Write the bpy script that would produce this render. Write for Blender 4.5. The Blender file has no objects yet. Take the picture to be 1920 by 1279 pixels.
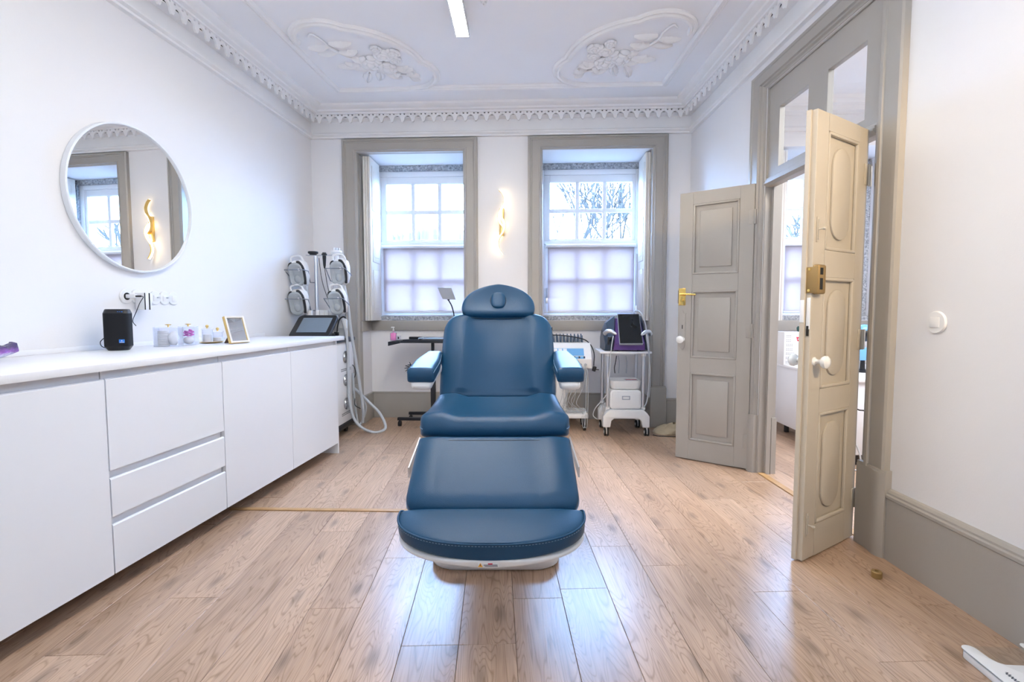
import bpy, bmesh, math, random
from mathutils import Vector, Matrix
random.seed(7)
PI = math.pi
C = bpy.context.scene.collection
S = bpy.context.scene

# ------------------------------------------------------------ camera, world, lights, exposure
CAM_H, FPX, YAW, PITCH, ROLL = 1.15, 912.6, -0.0416, 0.0612, -0.00124
cd = bpy.data.cameras.new('camera'); cam = bpy.data.objects.new('camera', cd); C.objects.link(cam)
cd.sensor_fit = 'HORIZONTAL'; cd.sensor_width = 36.0; cd.lens = FPX/1920*36.0; cd.clip_start = 0.02; cd.clip_end = 2000
_fw = Vector((math.sin(YAW)*math.cos(PITCH), math.cos(YAW)*math.cos(PITCH), -math.sin(PITCH)))
_rt = Vector((math.cos(YAW), -math.sin(YAW), 0)); _up = _rt.cross(_fw)
_r2 = math.cos(ROLL)*_rt + math.sin(ROLL)*_up; _u2 = -math.sin(ROLL)*_rt + math.cos(ROLL)*_up
cam.matrix_world = Matrix(((_r2.x, _u2.x, -_fw.x, 0), (_r2.y, _u2.y, -_fw.y, 0), (_r2.z, _u2.z, -_fw.z, CAM_H), (0, 0, 0, 1)))
S.camera = cam

def at(px, py, Y):
    """world point seen at photograph pixel (px, py) on the depth plane y = Y"""
    v = _r2*(px-960) + _u2*(639.5-py) + _fw*FPX
    p = v*(Y/v.y); p.z += CAM_H
    return p

w = bpy.data.worlds.new('overcast_sky'); S.world = w; w.use_nodes = True
bg = w.node_tree.nodes['Background']
bg.inputs[0].default_value = (0.34, 0.57, 1.0, 1); bg.inputs[1].default_value = 36.0

def area(name, loc, rot, sx, sy, power, col, portal=False):
    l = bpy.data.lights.new(name, 'AREA'); l.shape = 'RECTANGLE'; l.size = sx; l.size_y = sy
    l.energy = power; l.color = col
    o = bpy.data.objects.new(name, l); C.objects.link(o); o.location = loc; o.rotation_euler = rot
    if portal: l.cycles.is_portal = True
    return o
# portals only help the sampling of the sky through the three windows
for k, xc in enumerate((-1.14, 0.62, 2.94)):
    area('window_portal', (xc, 5.50, 1.88), (PI/2, 0, PI), 1.1, 1.65, 1, (1, 1, 1), True)
# fill lights behind the camera and next door, and the warm spot lamp
area('rear_fill', (0.0, -0.7, 1.95), (math.radians(136), 0, 0), 1.6, 0.5, 25, (0.80, 0.90, 1.0))  # added fill, out of view, to brighten the ceiling
pl = bpy.data.lights.new('spot_lamp_by_the_door', 'SPOT'); pl.energy = 82; pl.color = (1.0, 0.72, 0.38); pl.shadow_soft_size = 0.07
pl.spot_size = math.radians(62); pl.spot_blend = 0.8
po = bpy.data.objects.new('spot_lamp_by_the_door', pl); C.objects.link(po); po.location = (1.60, 0.30, 2.45)
po.rotation_euler = (Vector((1.42, 2.4, 1.35))-po.location).to_track_quat('-Z', 'Y').to_euler()
area('next_room_fill', (2.9, 2.6, 2.95), (0, 0, 0), 1.2, 1.2, 60, (0.95, 0.96, 1.0))  # unseen light added to brighten the next room

S.view_settings.view_transform = 'Standard'; S.view_settings.look = 'None'
S.view_settings.gamma = 1.0; S.view_settings.use_curve_mapping = False
S.view_settings.exposure = 0.98

# ------------------------------------------------------------ materials
def mat(name, col, rough=0.5, metal=0.0, bump=0.0, bscale=60, var=0.0, vscale=4, spec=0.5, emit=None, estr=0, coat=0.0, trans=0.0, ior=1.45, sheen=0):
    m = bpy.data.materials.new(name); m.use_nodes = True
    nt = m.node_tree; b = nt.nodes['Principled BSDF']
    b.inputs['Base Color'].default_value = (*col, 1); b.inputs['Roughness'].default_value = rough
    b.inputs['Metallic'].default_value = metal; b.inputs['Specular IOR Level'].default_value = spec
    b.inputs['Coat Weight'].default_value = coat; b.inputs['Transmission Weight'].default_value = trans
    b.inputs['IOR'].default_value = ior
    if sheen: b.inputs['Sheen Weight'].default_value = sheen
    if emit: b.inputs['Emission Color'].default_value = (*emit, 1); b.inputs['Emission Strength'].default_value = estr
    tc = nt.nodes.new('ShaderNodeTexCoord')
    if bump:
        n = nt.nodes.new('ShaderNodeTexNoise'); n.inputs['Scale'].default_value = bscale; n.inputs['Detail'].default_value = 4
        bp = nt.nodes.new('ShaderNodeBump'); bp.inputs['Strength'].default_value = bump; bp.inputs['Distance'].default_value = 0.004
        nt.links.new(tc.outputs['Object'], n.inputs['Vector']); nt.links.new(n.outputs['Fac'], bp.inputs['Height'])
        nt.links.new(bp.outputs['Normal'], b.inputs['Normal'])
    if var:
        n = nt.nodes.new('ShaderNodeTexNoise'); n.inputs['Scale'].default_value = vscale; n.inputs['Detail'].default_value = 5
        r = nt.nodes.new('ShaderNodeValToRGB')
        r.color_ramp.elements[0].position = 0.3; r.color_ramp.elements[1].position = 0.7
        r.color_ramp.elements[0].color = (*[c*(1-var) for c in col], 1); r.color_ramp.elements[1].color = (*[min(1, c*(1+var)) for c in col], 1)
        nt.links.new(tc.outputs['Object'], n.inputs['Vector']); nt.links.new(n.outputs['Fac'], r.inputs['Fac'])
        nt.links.new(r.outputs['Color'], b.inputs['Base Color'])
    return m

M = {}
M['wall'] = mat('white_wall_paint', (0.80, 0.79, 0.80), 0.75, bump=0.08, bscale=150, var=0.012, vscale=1.3)
M['ceil'] = mat('ceiling_paint', (0.86, 0.86, 0.88), 0.8, bump=0.05, bscale=90, var=0.015, vscale=2)
M['plaster'] = mat('plaster_relief', (0.86, 0.85, 0.85), 0.75, bump=0.12, bscale=120, var=0.02, vscale=6)
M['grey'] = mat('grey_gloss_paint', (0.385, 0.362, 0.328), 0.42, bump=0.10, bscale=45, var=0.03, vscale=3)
M['warmlit_grey'] = mat('warm_lit_grey_paint', (0.52, 0.47, 0.39), 0.42, bump=0.10, bscale=45, var=0.03, vscale=3)  # grey door paint with warm lamp light mixed into the colour
M['cream'] = mat('cream_shutter_paint', (0.74, 0.71, 0.66), 0.5, bump=0.12, bscale=40, var=0.04, vscale=5)
M['winwhite'] = mat('white_window_paint', (0.80, 0.82, 0.85), 0.35, bump=0.03)
M['cab'] = mat('white_cabinet_foil', (0.82, 0.83, 0.86), 0.28, var=0.006)
M['top'] = mat('white_laminate', (0.83, 0.83, 0.85), 0.33, var=0.008)
M['leather'] = mat('blue_leatherette', (0.009, 0.062, 0.140), 0.36, bump=0.22, bscale=420, var=0.05, vscale=3, spec=0.42)
M['leather2'] = mat('blue_leatherette_side', (0.014, 0.032, 0.060), 0.42, bump=0.22, bscale=420)
M['thread'] = mat('pale_blue_thread', (0.22, 0.36, 0.52), 0.6)
M['plastic'] = mat('white_plastic', (0.80, 0.80, 0.80), 0.3, var=0.006)
M['greyplastic'] = mat('grey_plastic', (0.40, 0.43, 0.48), 0.4, var=0.01)
M['black'] = mat('black_plastic', (0.012, 0.013, 0.016), 0.4, bump=0.05, bscale=200)
M['cloth'] = mat('black_speaker_cloth', (0.008, 0.009, 0.012), 0.9, bump=0.5, bscale=900)
M['darksteel'] = mat('black_painted_steel', (0.012, 0.014, 0.020), 0.45, bump=0.04)
M['steel'] = mat('brushed_steel', (0.68, 0.70, 0.73), 0.28, metal=1.0, bump=0.03, bscale=200)
M['wire'] = mat('grey_steel_wire', (0.25, 0.28, 0.33), 0.35, metal=0.8)
M['brass'] = mat('polished_brass', (0.85, 0.60, 0.18), 0.22, metal=1.0, bump=0.03)
M['gold'] = mat('satin_gold', (0.80, 0.56, 0.20), 0.3, metal=1.0, bump=0.03)
M['bronze'] = mat('bronze_paint', (0.33, 0.22, 0.09), 0.4, metal=0.4, bump=0.05)
M['mirror'] = mat('mirror_silver', (0.93, 0.94, 0.94), 0.0, metal=1.0)
M['led'] = mat('led_diffuser', (0.9, 0.9, 0.9), 0.5, emit=(1.0, 0.955, 0.89), estr=46)
M['ledwarm'] = mat('warm_led_diffuser', (0.9, 0.9, 0.85), 0.5, emit=(1.0, 0.78, 0.44), estr=6)
M['hole_shade'] = mat('painted_hole_shade', (0.02, 0.02, 0.02), 0.95)  # near-black, stands for the shade inside holes and slots
M['porcelain'] = mat('glazed_porcelain', (0.78, 0.78, 0.76), 0.12, coat=0.4)
M['screen'] = mat('dark_glass_screen', (0.010, 0.013, 0.016), 0.12, var=0.05)
M['display'] = mat('grey_display', (0.16, 0.21, 0.27), 0.12, var=0.08, vscale=3)
M['purple'] = mat('purple_plastic', (0.13, 0.065, 0.24), 0.3, var=0.12, vscale=2)
M['slate'] = mat('dark_slate_plastic', (0.035, 0.055, 0.085), 0.35, bump=0.03)
M['bluepanel'] = mat('blue_plastic', (0.16, 0.40, 0.70), 0.3)
M['clip'] = mat('blue_grey_plastic', (0.09, 0.14, 0.22), 0.4)
M['pink'] = mat('pink_soap', (0.85, 0.25, 0.52), 0.25)
M['pinkpetal'] = mat('pink_petal', (0.62, 0.10, 0.48), 0.6, var=0.25, vscale=40)
M['cotton'] = mat('white_cotton', (0.86, 0.85, 0.83), 0.95, bump=0.5, bscale=200)
M['hose'] = mat('pale_grey_hose', (0.52, 0.55, 0.58), 0.45, bump=0.05)
M['canvas'] = mat('beige_canvas', (0.46, 0.38, 0.26), 0.9, bump=0.3, bscale=250, var=0.1, vscale=8)
M['paper'] = mat('white_card', (0.80, 0.80, 0.80), 0.6)
M['ink'] = mat('dark_ink', (0.05, 0.06, 0.09), 0.7)
M['red'] = mat('red_print', (0.62, 0.03, 0.07), 0.5)
M['orange'] = mat('amber_print', (0.80, 0.40, 0.04), 0.5)
M['bluelabel'] = mat('blue_label', (0.02, 0.22, 0.75), 0.4)
M['green'] = mat('dark_green_plastic', (0.01, 0.06, 0.05), 0.5)
M['frostacr'] = mat('frosted_lens', (0.40, 0.43, 0.45), 0.25, var=0.06, vscale=20)
M['wood_strip'] = mat('oak_strip', (0.48, 0.29, 0.13), 0.45, bump=0.1, var=0.15, vscale=12)
M['brown'] = mat('brown_card', (0.17, 0.09, 0.05), 0.8, var=0.1, vscale=20)
M['hill'] = mat('hazy_hillside', (0.050, 0.040, 0.033), 1.0, var=0.28, vscale=0.15)
M['bark'] = mat('bare_bark', (0.018, 0.015, 0.012), 0.95, var=0.2, vscale=6)
M['ground'] = mat('pale_ground', (0.06, 0.05, 0.04), 1.0, var=0.1)

def stone():
    m = mat('granite', (0.42, 0.44, 0.47), 0.85, bump=0.9, bscale=60)
    nt = m.node_tree; b = nt.nodes['Principled BSDF']; tc = nt.nodes['Texture Coordinate']
    n = nt.nodes.new('ShaderNodeTexNoise'); n.inputs['Scale'].default_value = 45; n.inputs['Detail'].default_value = 8; n.inputs['Roughness'].default_value = 0.8
    r = nt.nodes.new('ShaderNodeValToRGB'); e = r.color_ramp.elements
    e[0].position = 0.36; e[0].color = (0.10, 0.11, 0.13, 1); e[1].position = 0.62; e[1].color = (0.62, 0.64, 0.67, 1)
    nt.links.new(tc.outputs['Object'], n.inputs['Vector']); nt.links.new(n.outputs['Fac'], r.inputs['Fac']); nt.links.new(r.outputs['Color'], b.inputs['Base Color'])
    return m
M['stone'] = stone()

def glass():
    m = bpy.data.materials.new('window_glass'); m.use_nodes = True; nt = m.node_tree
    nt.nodes.remove(nt.nodes['Principled BSDF']); out = nt.nodes['Material Output']
    t = nt.nodes.new('ShaderNodeBsdfTransparent'); t.inputs[0].default_value = (0.97, 0.985, 0.99, 1)
    g = nt.nodes.new('ShaderNodeBsdfGlossy'); g.inputs['Roughness'].default_value = 0.02
    lw = nt.nodes.new('ShaderNodeLayerWeight'); lw.inputs[0].default_value = 0.5
    pw = nt.nodes.new('ShaderNodeMath'); pw.operation = 'POWER'; pw.inputs[1].default_value = 5.0; nt.links.new(lw.outputs['Facing'], pw.inputs[0])
    fr = nt.nodes.new('ShaderNodeMath'); fr.operation = 'MULTIPLY_ADD'; fr.inputs[1].default_value = 0.6; fr.inputs[2].default_value = 0.03; nt.links.new(pw.outputs[0], fr.inputs[0])
    mx = nt.nodes.new('ShaderNodeMixShader')
    nt.links.new(fr.outputs[0], mx.inputs[0]); nt.links.new(t.outputs[0], mx.inputs[1]); nt.links.new(g.outputs[0], mx.inputs[2]); nt.links.new(mx.outputs[0], out.inputs[0])
    return m
M['glass'] = glass()

def acrylic():
    m = bpy.data.materials.new('clear_acrylic'); m.use_nodes = True; nt = m.node_tree
    b = nt.nodes['Principled BSDF']; out = nt.nodes['Material Output']
    b.inputs['Base Color'].default_value = (0.80, 0.85, 0.95, 1); b.inputs['Roughness'].default_value = 0.05
    t = nt.nodes.new('ShaderNodeBsdfTransparent'); t.inputs[0].default_value = (0.96, 0.97, 1.0, 1)
    lw = nt.nodes.new('ShaderNodeLayerWeight'); lw.inputs[0].default_value = 0.5
    mx = nt.nodes.new('ShaderNodeMixShader')
    pw = nt.nodes.new('ShaderNodeMath'); pw.operation = 'POWER'; pw.inputs[1].default_value = 3.0; nt.links.new(lw.outputs['Facing'], pw.inputs[0])
    ad = nt.nodes.new('ShaderNodeMath'); ad.operation = 'MULTIPLY_ADD'; ad.inputs[1].default_value = 0.8; ad.inputs[2].default_value = 0.05; nt.links.new(pw.outputs[0], ad.inputs[0])
    nt.links.new(ad.outputs[0], mx.inputs[0]); nt.links.new(t.outputs[0], mx.inputs[1]); nt.links.new(b.outputs[0], mx.inputs[2]); nt.links.new(mx.outputs[0], out.inputs[0])
    return m
M['acrylic'] = acrylic()

def blind_mat():
    m = bpy.data.materials.new('white_blind_fabric'); m.use_nodes = True; nt = m.node_tree
    nt.nodes.remove(nt.nodes['Principled BSDF']); out = nt.nodes['Material Output']
    d = nt.nodes.new('ShaderNodeBsdfDiffuse'); d.inputs[0].default_value = (0.80, 0.76, 0.84, 1)
    t = nt.nodes.new('ShaderNodeBsdfTranslucent'); t.inputs[0].default_value = (0.39, 0.32, 0.30, 1)
    p = nt.nodes.new('ShaderNodeBsdfTransparent')
    mx = nt.nodes.new('ShaderNodeMixShader'); mx.inputs[0].default_value = 0.62
    m2 = nt.nodes.new('ShaderNodeMixShader'); m2.inputs[0].default_value = 0.02
    nt.links.new(d.outputs[0], mx.inputs[1]); nt.links.new(t.outputs[0], mx.inputs[2])
    nt.links.new(mx.outputs[0], m2.inputs[1]); nt.links.new(p.outputs[0], m2.inputs[2]); nt.links.new(m2.outputs[0], out.inputs[0])
    return m
M['blind'] = blind_mat()

def wood():
    m = bpy.data.materials.new('oak_plank'); m.use_nodes = True; nt = m.node_tree; L = nt.links
    b = nt.nodes['Principled BSDF']; tc = nt.nodes.new('ShaderNodeTexCoord'); oi = nt.nodes.new('ShaderNodeObjectInfo')
    off = nt.nodes.new('ShaderNodeVectorMath'); off.operation = 'SCALE'; off.inputs[0].default_value = (37, 91, 13); L.new(oi.outputs['Random'], off.inputs['Scale'])
    add = nt.nodes.new('ShaderNodeVectorMath'); add.operation = 'ADD'; L.new(tc.outputs['Object'], add.inputs[0]); L.new(off.outputs[0], add.inputs[1])
    mp = nt.nodes.new('ShaderNodeMapping'); mp.inputs['Scale'].default_value = (8.0, 0.7, 1); L.new(add.outputs[0], mp.inputs['Vector'])
    n1 = nt.nodes.new('ShaderNodeTexNoise'); n1.inputs['Scale'].default_value = 1.1; n1.inputs['Detail'].default_value = 2.0; n1.inputs['Distortion'].default_value = 0.6; L.new(mp.outputs[0], n1.inputs['Vector'])
    # knots pull the growth rings around them
    mk = nt.nodes.new('ShaderNodeMapping'); mk.inputs['Scale'].default_value = (4.2, 1.5, 1); L.new(add.outputs[0], mk.inputs['Vector'])
    vo = nt.nodes.new('ShaderNodeTexVoronoi'); vo.voronoi_dimensions = '2D'; vo.inputs['Scale'].default_value = 1.0; L.new(mk.outputs[0], vo.inputs['Vector'])
    kn = nt.nodes.new('ShaderNodeMapRange'); kn.inputs['From Min'].default_value = 0.0; kn.inputs['From Max'].default_value = 0.42; kn.inputs['To Min'].default_value = 1.0; kn.inputs['To Max'].default_value = 0.0; kn.interpolation_type = 'SMOOTHSTEP'; L.new(vo.outputs['Distance'], kn.inputs[0])
    ks = nt.nodes.new('ShaderNodeMath'); ks.operation = 'MULTIPLY_ADD'; ks.inputs[1].default_value = 0.20; L.new(kn.outputs[0], ks.inputs[0]); L.new(n1.outputs['Fac'], ks.inputs[2])
    # growth rings: bands of a slowly varying field
    mul = nt.nodes.new('ShaderNodeMath'); mul.operation = 'MULTIPLY'; mul.inputs[1].default_value = 24; L.new(ks.outputs[0], mul.inputs[0])
    fr = nt.nodes.new('ShaderNodeMath'); fr.operation = 'PINGPONG'; fr.inputs[1].default_value = 0.5; L.new(mul.outputs[0], fr.inputs[0])
    # fine fibre
    mp2 = nt.nodes.new('ShaderNodeMapping'); mp2.inputs['Scale'].default_value = (130, 5, 1); L.new(add.outputs[0], mp2.inputs['Vector'])
    n2 = nt.nodes.new('ShaderNodeTexNoise'); n2.inputs['Scale'].default_value = 1.0; n2.inputs['Detail'].default_value = 4; L.new(mp2.outputs[0], n2.inputs['Vector'])
    # soft clouds
    mp3 = nt.nodes.new('ShaderNodeMapping'); mp3.inputs['Scale'].default_value = (5, 1.4, 1); L.new(add.outputs[0], mp3.inputs['Vector'])
    n3 = nt.nodes.new('ShaderNodeTexNoise'); n3.inputs['Scale'].default_value = 1.6; n3.inputs['Detail'].default_value = 3; L.new(mp3.outputs[0], n3.inputs['Vector'])
    r1 = nt.nodes.new('ShaderNodeValToRGB'); e = r1.color_ramp.elements
    e[0].position = 0.0; e[0].color = (0.370, 0.240, 0.145, 1); e[1].position = 0.16; e[1].color = (0.530, 0.366, 0.250, 1)
    e2 = r1.color_ramp.elements.new(1.0); e2.color = (0.585, 0.412, 0.295, 1)
    L.new(fr.outputs[0], r1.inputs['Fac'])
    r2 = nt.nodes.new('ShaderNodeValToRGB'); e = r2.color_ramp.elements
    e[0].position = 0.25; e[0].color = (0.66, 0.63, 0.62, 1); e[1].position = 0.6; e[1].color = (1, 1, 1, 1)
    L.new(n2.outputs['Fac'], r2.inputs['Fac'])
    mm = nt.nodes.new('ShaderNodeMix'); mm.data_type = 'RGBA'; mm.blend_type = 'MULTIPLY'; mm.inputs[0].default_value = 0.75
    L.new(r1.outputs[0], mm.inputs[6]); L.new(r2.outputs[0], mm.inputs[7])
    r3 = nt.nodes.new('ShaderNodeValToRGB'); e = r3.color_ramp.elements
    e[0].position = 0.28; e[0].color = (0.86, 0.83, 0.81, 1); e[1].position = 0.65; e[1].color = (1.06, 1.06, 1.07, 1)
    L.new(n3.outputs['Fac'], r3.inputs['Fac'])
    m3 = nt.nodes.new('ShaderNodeMix'); m3.data_type = 'RGBA'; m3.blend_type = 'MULTIPLY'; m3.inputs[0].default_value = 0.9
    L.new(mm.outputs[2], m3.inputs[6]); L.new(r3.outputs[0], m3.inputs[7])
    # board to board tone
    r4 = nt.nodes.new('ShaderNodeValToRGB'); e = r4.color_ramp.elements
    e[0].color = (0.88, 0.865, 0.855, 1); e[1].color = (1.10, 1.11, 1.12, 1); L.new(oi.outputs['Random'], r4.inputs['Fac'])
    m4 = nt.nodes.new('ShaderNodeMix'); m4.data_type = 'RGBA'; m4.blend_type = 'MULTIPLY'; m4.inputs[0].default_value = 1
    L.new(m3.outputs[2], m4.inputs[6]); L.new(r4.outputs[0], m4.inputs[7])
    kd = nt.nodes.new('ShaderNodeMapRange'); kd.inputs['From Min'].default_value = 0.02; kd.inputs['From Max'].default_value = 0.12; kd.inputs['To Min'].default_value = 0.62; kd.inputs['To Max'].default_value = 1.0; L.new(vo.outputs['Distance'], kd.inputs[0])
    m5 = nt.nodes.new('ShaderNodeVectorMath'); m5.operation = 'SCALE'; L.new(m4.outputs[2], m5.inputs[0]); L.new(kd.outputs[0], m5.inputs['Scale'])
    L.new(m5.outputs[0], b.inputs['Base Color'])
    b.inputs['Roughness'].default_value = 0.30; b.inputs['Specular IOR Level'].default_value = 0.65
    bp = nt.nodes.new('ShaderNodeBump'); bp.inputs['Strength'].default_value = 0.12; bp.inputs['Distance'].default_value = 0.002
    L.new(n2.outputs['Fac'], bp.inputs['Height']); L.new(bp.outputs[0], b.inputs['Normal'])
    return m
M['wood'] = wood()

def geode_mat():
    m = mat('amethyst', (0.4, 0.2, 0.5), 0.25, bump=1.0, bscale=90)
    nt = m.node_tree; b = nt.nodes['Principled BSDF']; tc = nt.nodes['Texture Coordinate']
    sp = nt.nodes.new('ShaderNodeSeparateXYZ'); nt.links.new(tc.outputs['Object'], sp.inputs[0])
    n = nt.nodes.new('ShaderNodeTexNoise'); n.inputs['Scale'].default_value = 60; nt.links.new(tc.outputs['Object'], n.inputs['Vector'])
    ma = nt.nodes.new('ShaderNodeMath'); ma.operation = 'MULTIPLY_ADD'; ma.inputs[1].default_value = 0.018; nt.links.new(n.outputs['Fac'], ma.inputs[0]); nt.links.new(sp.outputs['Z'], ma.inputs[2])
    mr = nt.nodes.new('ShaderNodeMapRange'); mr.inputs['From Min'].default_value = 0.0; mr.inputs['From Max'].default_value = 0.07; nt.links.new(ma.outputs[0], mr.inputs[0])
    r = nt.nodes.new('ShaderNodeValToRGB'); e = r.color_ramp.elements
    e[0].position = 0.12; e[0].color = (0.03, 0.08, 0.16, 1); e[1].position = 0.30; e[1].color = (0.62, 0.64, 0.74, 1)
    for p_, c_ in ((0.52, (0.55, 0.50, 0.68, 1)), (0.66, (0.28, 0.10, 0.42, 1)), (0.95, (0.06, 0.04, 0.13, 1))):
        k = e.new(p_); k.color = c_
    nt.links.new(mr.outputs[0], r.inputs[0]); nt.links.new(r.outputs[0], b.inputs['Base Color'])
    return m
M['geode'] = geode_mat()

# ------------------------------------------------------------ mesh helpers
class MB:
    def __init__(s): s.bm = bmesh.new()
    def _new(s, f):
        b = bmesh.new(); f(b); me = bpy.data.meshes.new('tmp'); b.to_mesh(me); b.free(); s.bm.from_mesh(me); bpy.data.meshes.remove(me)
    def box(s, c, size, rot=None, bevel=0.0, seg=2):
        def f(b):
            bmesh.ops.create_cube(b, size=1.0)
            bmesh.ops.scale(b, vec=Vector(size), verts=b.verts)
            if bevel: bmesh.ops.bevel(b, geom=list(b.edges), offset=bevel, segments=seg, profile=0.5, affect='EDGES')
            mt = Matrix.Translation(Vector(c))
            if rot is not None: mt = mt @ (rot if isinstance(rot, Matrix) else Matrix.Rotation(rot[2], 4, 'Z') @ Matrix.Rotation(rot[1], 4, 'Y') @ Matrix.Rotation(rot[0], 4, 'X'))
            bmesh.ops.transform(b, matrix=mt, verts=b.verts)
        s._new(f); return s
    def bb(s, x0, x1, y0, y1, z0, z1, bevel=0.0, seg=2):
        return s.box(((x0+x1)/2, (y0+y1)/2, (z0+z1)/2), (abs(x1-x0), abs(y1-y0), abs(z1-z0)), None, bevel, seg)
    def prism(s, pts, h, mt=None, bevel=0.0, seg=2):
        """2D outline in the xy plane, extruded from z=0 to z=h, then moved by mt"""
        def f(b):
            vs = [b.verts.new((p[0], p[1], 0)) for p in pts]
            fc = b.faces.new(vs)
            r = bmesh.ops.extrude_face_region(b, geom=[fc])
            bmesh.ops.translate(b, vec=(0, 0, h), verts=[v for v in r['geom'] if isinstance(v, bmesh.types.BMVert)])
            bmesh.ops.recalc_face_normals(b, faces=b.faces)
            if bevel:
                ed = [e for e in b.edges if abs(e.verts[0].co.z-e.verts[1].co.z) < 1e-6]
                bmesh.ops.bevel(b, geom=ed, offset=bevel, segments=seg, profile=0.5, affect='EDGES')
            if mt is not None: bmesh.ops.transform(b, matrix=mt, verts=b.verts)
        s._new(f); return s
    def cyl(s, p0, p1, r0, r1=None, n=16, cap=True):
        p0, p1 = Vector(p0), Vector(p1); d = p1-p0
        def f(b):
            bmesh.ops.create_cone(b, cap_ends=cap, segments=n, radius1=r0, radius2=r0 if r1 is None else r1, depth=d.length)
            q = Vector((0, 0, 1)).rotation_difference(d.normalized()).to_matrix().to_4x4()
            bmesh.ops.transform(b, matrix=Matrix.Translation((p0+p1)/2) @ q, verts=b.verts)
        s._new(f); return s
    def sph(s, c, r, n=16, sc=(1, 1, 1), rot=None):
        def f(b):
            bmesh.ops.create_uvsphere(b, u_segments=n, v_segments=max(6, n//2), radius=r)
            mt = Matrix.Translation(Vector(c))
            if rot is not None: mt = mt @ rot
            mt = mt @ Matrix.Diagonal((*sc, 1))
            bmesh.ops.transform(b, matrix=mt, verts=b.verts)
        s._new(f); return s
    def lathe(s, prof, c=(0, 0, 0), axis=None, n=24):
        """profile (r, h) about the z axis (or about `axis`), closed at both ends"""
        def f(b):
            rings = []
            for r, h in prof:
                rings.append([b.verts.new((max(r, 1e-5)*math.cos(2*PI*k/n), max(r, 1e-5)*math.sin(2*PI*k/n), h)) for k in range(n)])
            for a, bb_ in zip(rings, rings[1:]):
                for k in range(n): b.faces.new((a[k], a[(k+1) % n], bb_[(k+1) % n], bb_[k]))
            b.faces.new(rings[0][::-1]); b.faces.new(rings[-1])
            mt = Matrix.Translation(Vector(c))
            if axis is not None: mt = mt @ Vector((0, 0, 1)).rotation_difference(Vector(axis).normalized()).to_matrix().to_4x4()
            bmesh.ops.transform(b, matrix=mt, verts=b.verts)
            bmesh.ops.recalc_face_normals(b, faces=b.faces)
        s._new(f); return s
    def tube(s, pts, r, n=8, smooth=0, closed=False):
        pts = [Vector(p) for p in pts]
        if smooth: pts = catmull(pts, smooth, closed)
        rr = r if callable(r) else (lambda t: r)
        def f(b):
            rings = []; N = len(pts); prev = None
            for i, p in enumerate(pts):
                if closed: t = pts[(i+1) % N]-pts[i-1]
                else: t = pts[min(i+1, N-1)]-pts[max(i-1, 0)]
                t.normalize()
                if prev is None:
                    u = t.orthogonal().normalized()
                else:
                    u = (prev - t*prev.dot(t))
                    u = u.normalized() if u.length > 1e-6 else t.orthogonal().normalized()
                prev = u; v = t.cross(u); rad = rr(i/max(1, N-1))
                rings.append([b.verts.new(p + (u*math.cos(2*PI*k/n)+v*math.sin(2*PI*k/n))*rad) for k in range(n)])
            prs = list(zip(rings, rings[1:])) + ([(rings[-1], rings[0])] if closed else [])
            for a, c_ in prs:
                for k in range(n): b.faces.new((a[k], a[(k+1) % n], c_[(k+1) % n], c_[k]))
            if not closed:
                b.faces.new(rings[0][::-1]); b.faces.new(rings[-1])
            bmesh.ops.recalc_face_normals(b, faces=b.faces)
        s._new(f); return s
    def loft(s, rings, cap=True, closed_v=False):
        def f(b):
            R = [[b.verts.new(p) for p in ring] for ring in rings]; n = len(R[0])
            prs = list(zip(R, R[1:])) + ([(R[-1], R[0])] if closed_v else [])
            for a, c_ in prs:
                for k in range(n): b.faces.new((a[k], a[(k+1) % n], c_[(k+1) % n], c_[k]))
            if cap and not closed_v: b.faces.new(R[0][::-1]); b.faces.new(R[-1])
            bmesh.ops.recalc_face_normals(b, faces=b.faces)
        s._new(f); return s

def catmull(pts, sub, closed=False):
    out = []; N = len(pts); rng = range(N if closed else N-1)
    for i in rng:
        p0 = pts[i-1] if (closed or i > 0) else pts[0]*2-pts[1]
        p1 = pts[i]; p2 = pts[(i+1) % N]
        p3 = pts[(i+2) % N] if (closed or i+2 < N) else pts[-1]*2-pts[-2]
        for k in range(sub):
            t = k/sub
            out.append(0.5*((2*p1)+(p2-p0)*t+(2*p0-5*p1+4*p2-p3)*t*t+(-p0+3*p1-3*p2+p3)*t**3))
    if not closed: out.append(pts[-1].copy())
    return out

def obj(name, mb, m, parent=None, smooth=True, ang=0.7, loc=None, rotz=0.0):
    me = bpy.data.meshes.new(name); mb.bm.to_mesh(me); mb.bm.free()
    if smooth:
        me.polygons.foreach_set('use_smooth', [True]*len(me.polygons)); me.set_sharp_from_angle(angle=ang)
    me.materials.append(M[m] if isinstance(m, str) else m)
    o = bpy.data.objects.new(name, me); C.objects.link(o)
    if loc is not None: o.location = loc
    if rotz: o.rotation_euler = (0, 0, rotz)
    if parent is not None: o.parent = parent
    return o
def share(name, src, parent, loc=(0, 0, 0), rotz=0.0):
    o = bpy.data.objects.new(name, src.data); C.objects.link(o); o.parent = parent; o.location = loc; o.rotation_euler = (0, 0, rotz)
    return o
def tag(o, label, cat, group=None):
    o['label'] = label; o['category'] = cat
    if group: o['group'] = group
    return o
def thing(name, label, cat, loc=(0, 0, 0), rotz=0.0, group=None):
    o = bpy.data.objects.new(name, None); C.objects.link(o); o.location = loc; o.rotation_euler = (0, 0, rotz); o.empty_display_size = 0.05
    return tag(o, label, cat, group)
def struct(name, mb, m, label=None, parent=None, **k):
    o = obj(name, mb, m, parent, **k)
    if parent is None:
        o['kind'] = 'structure'
        if label: o['label'] = label
    return o
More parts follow.
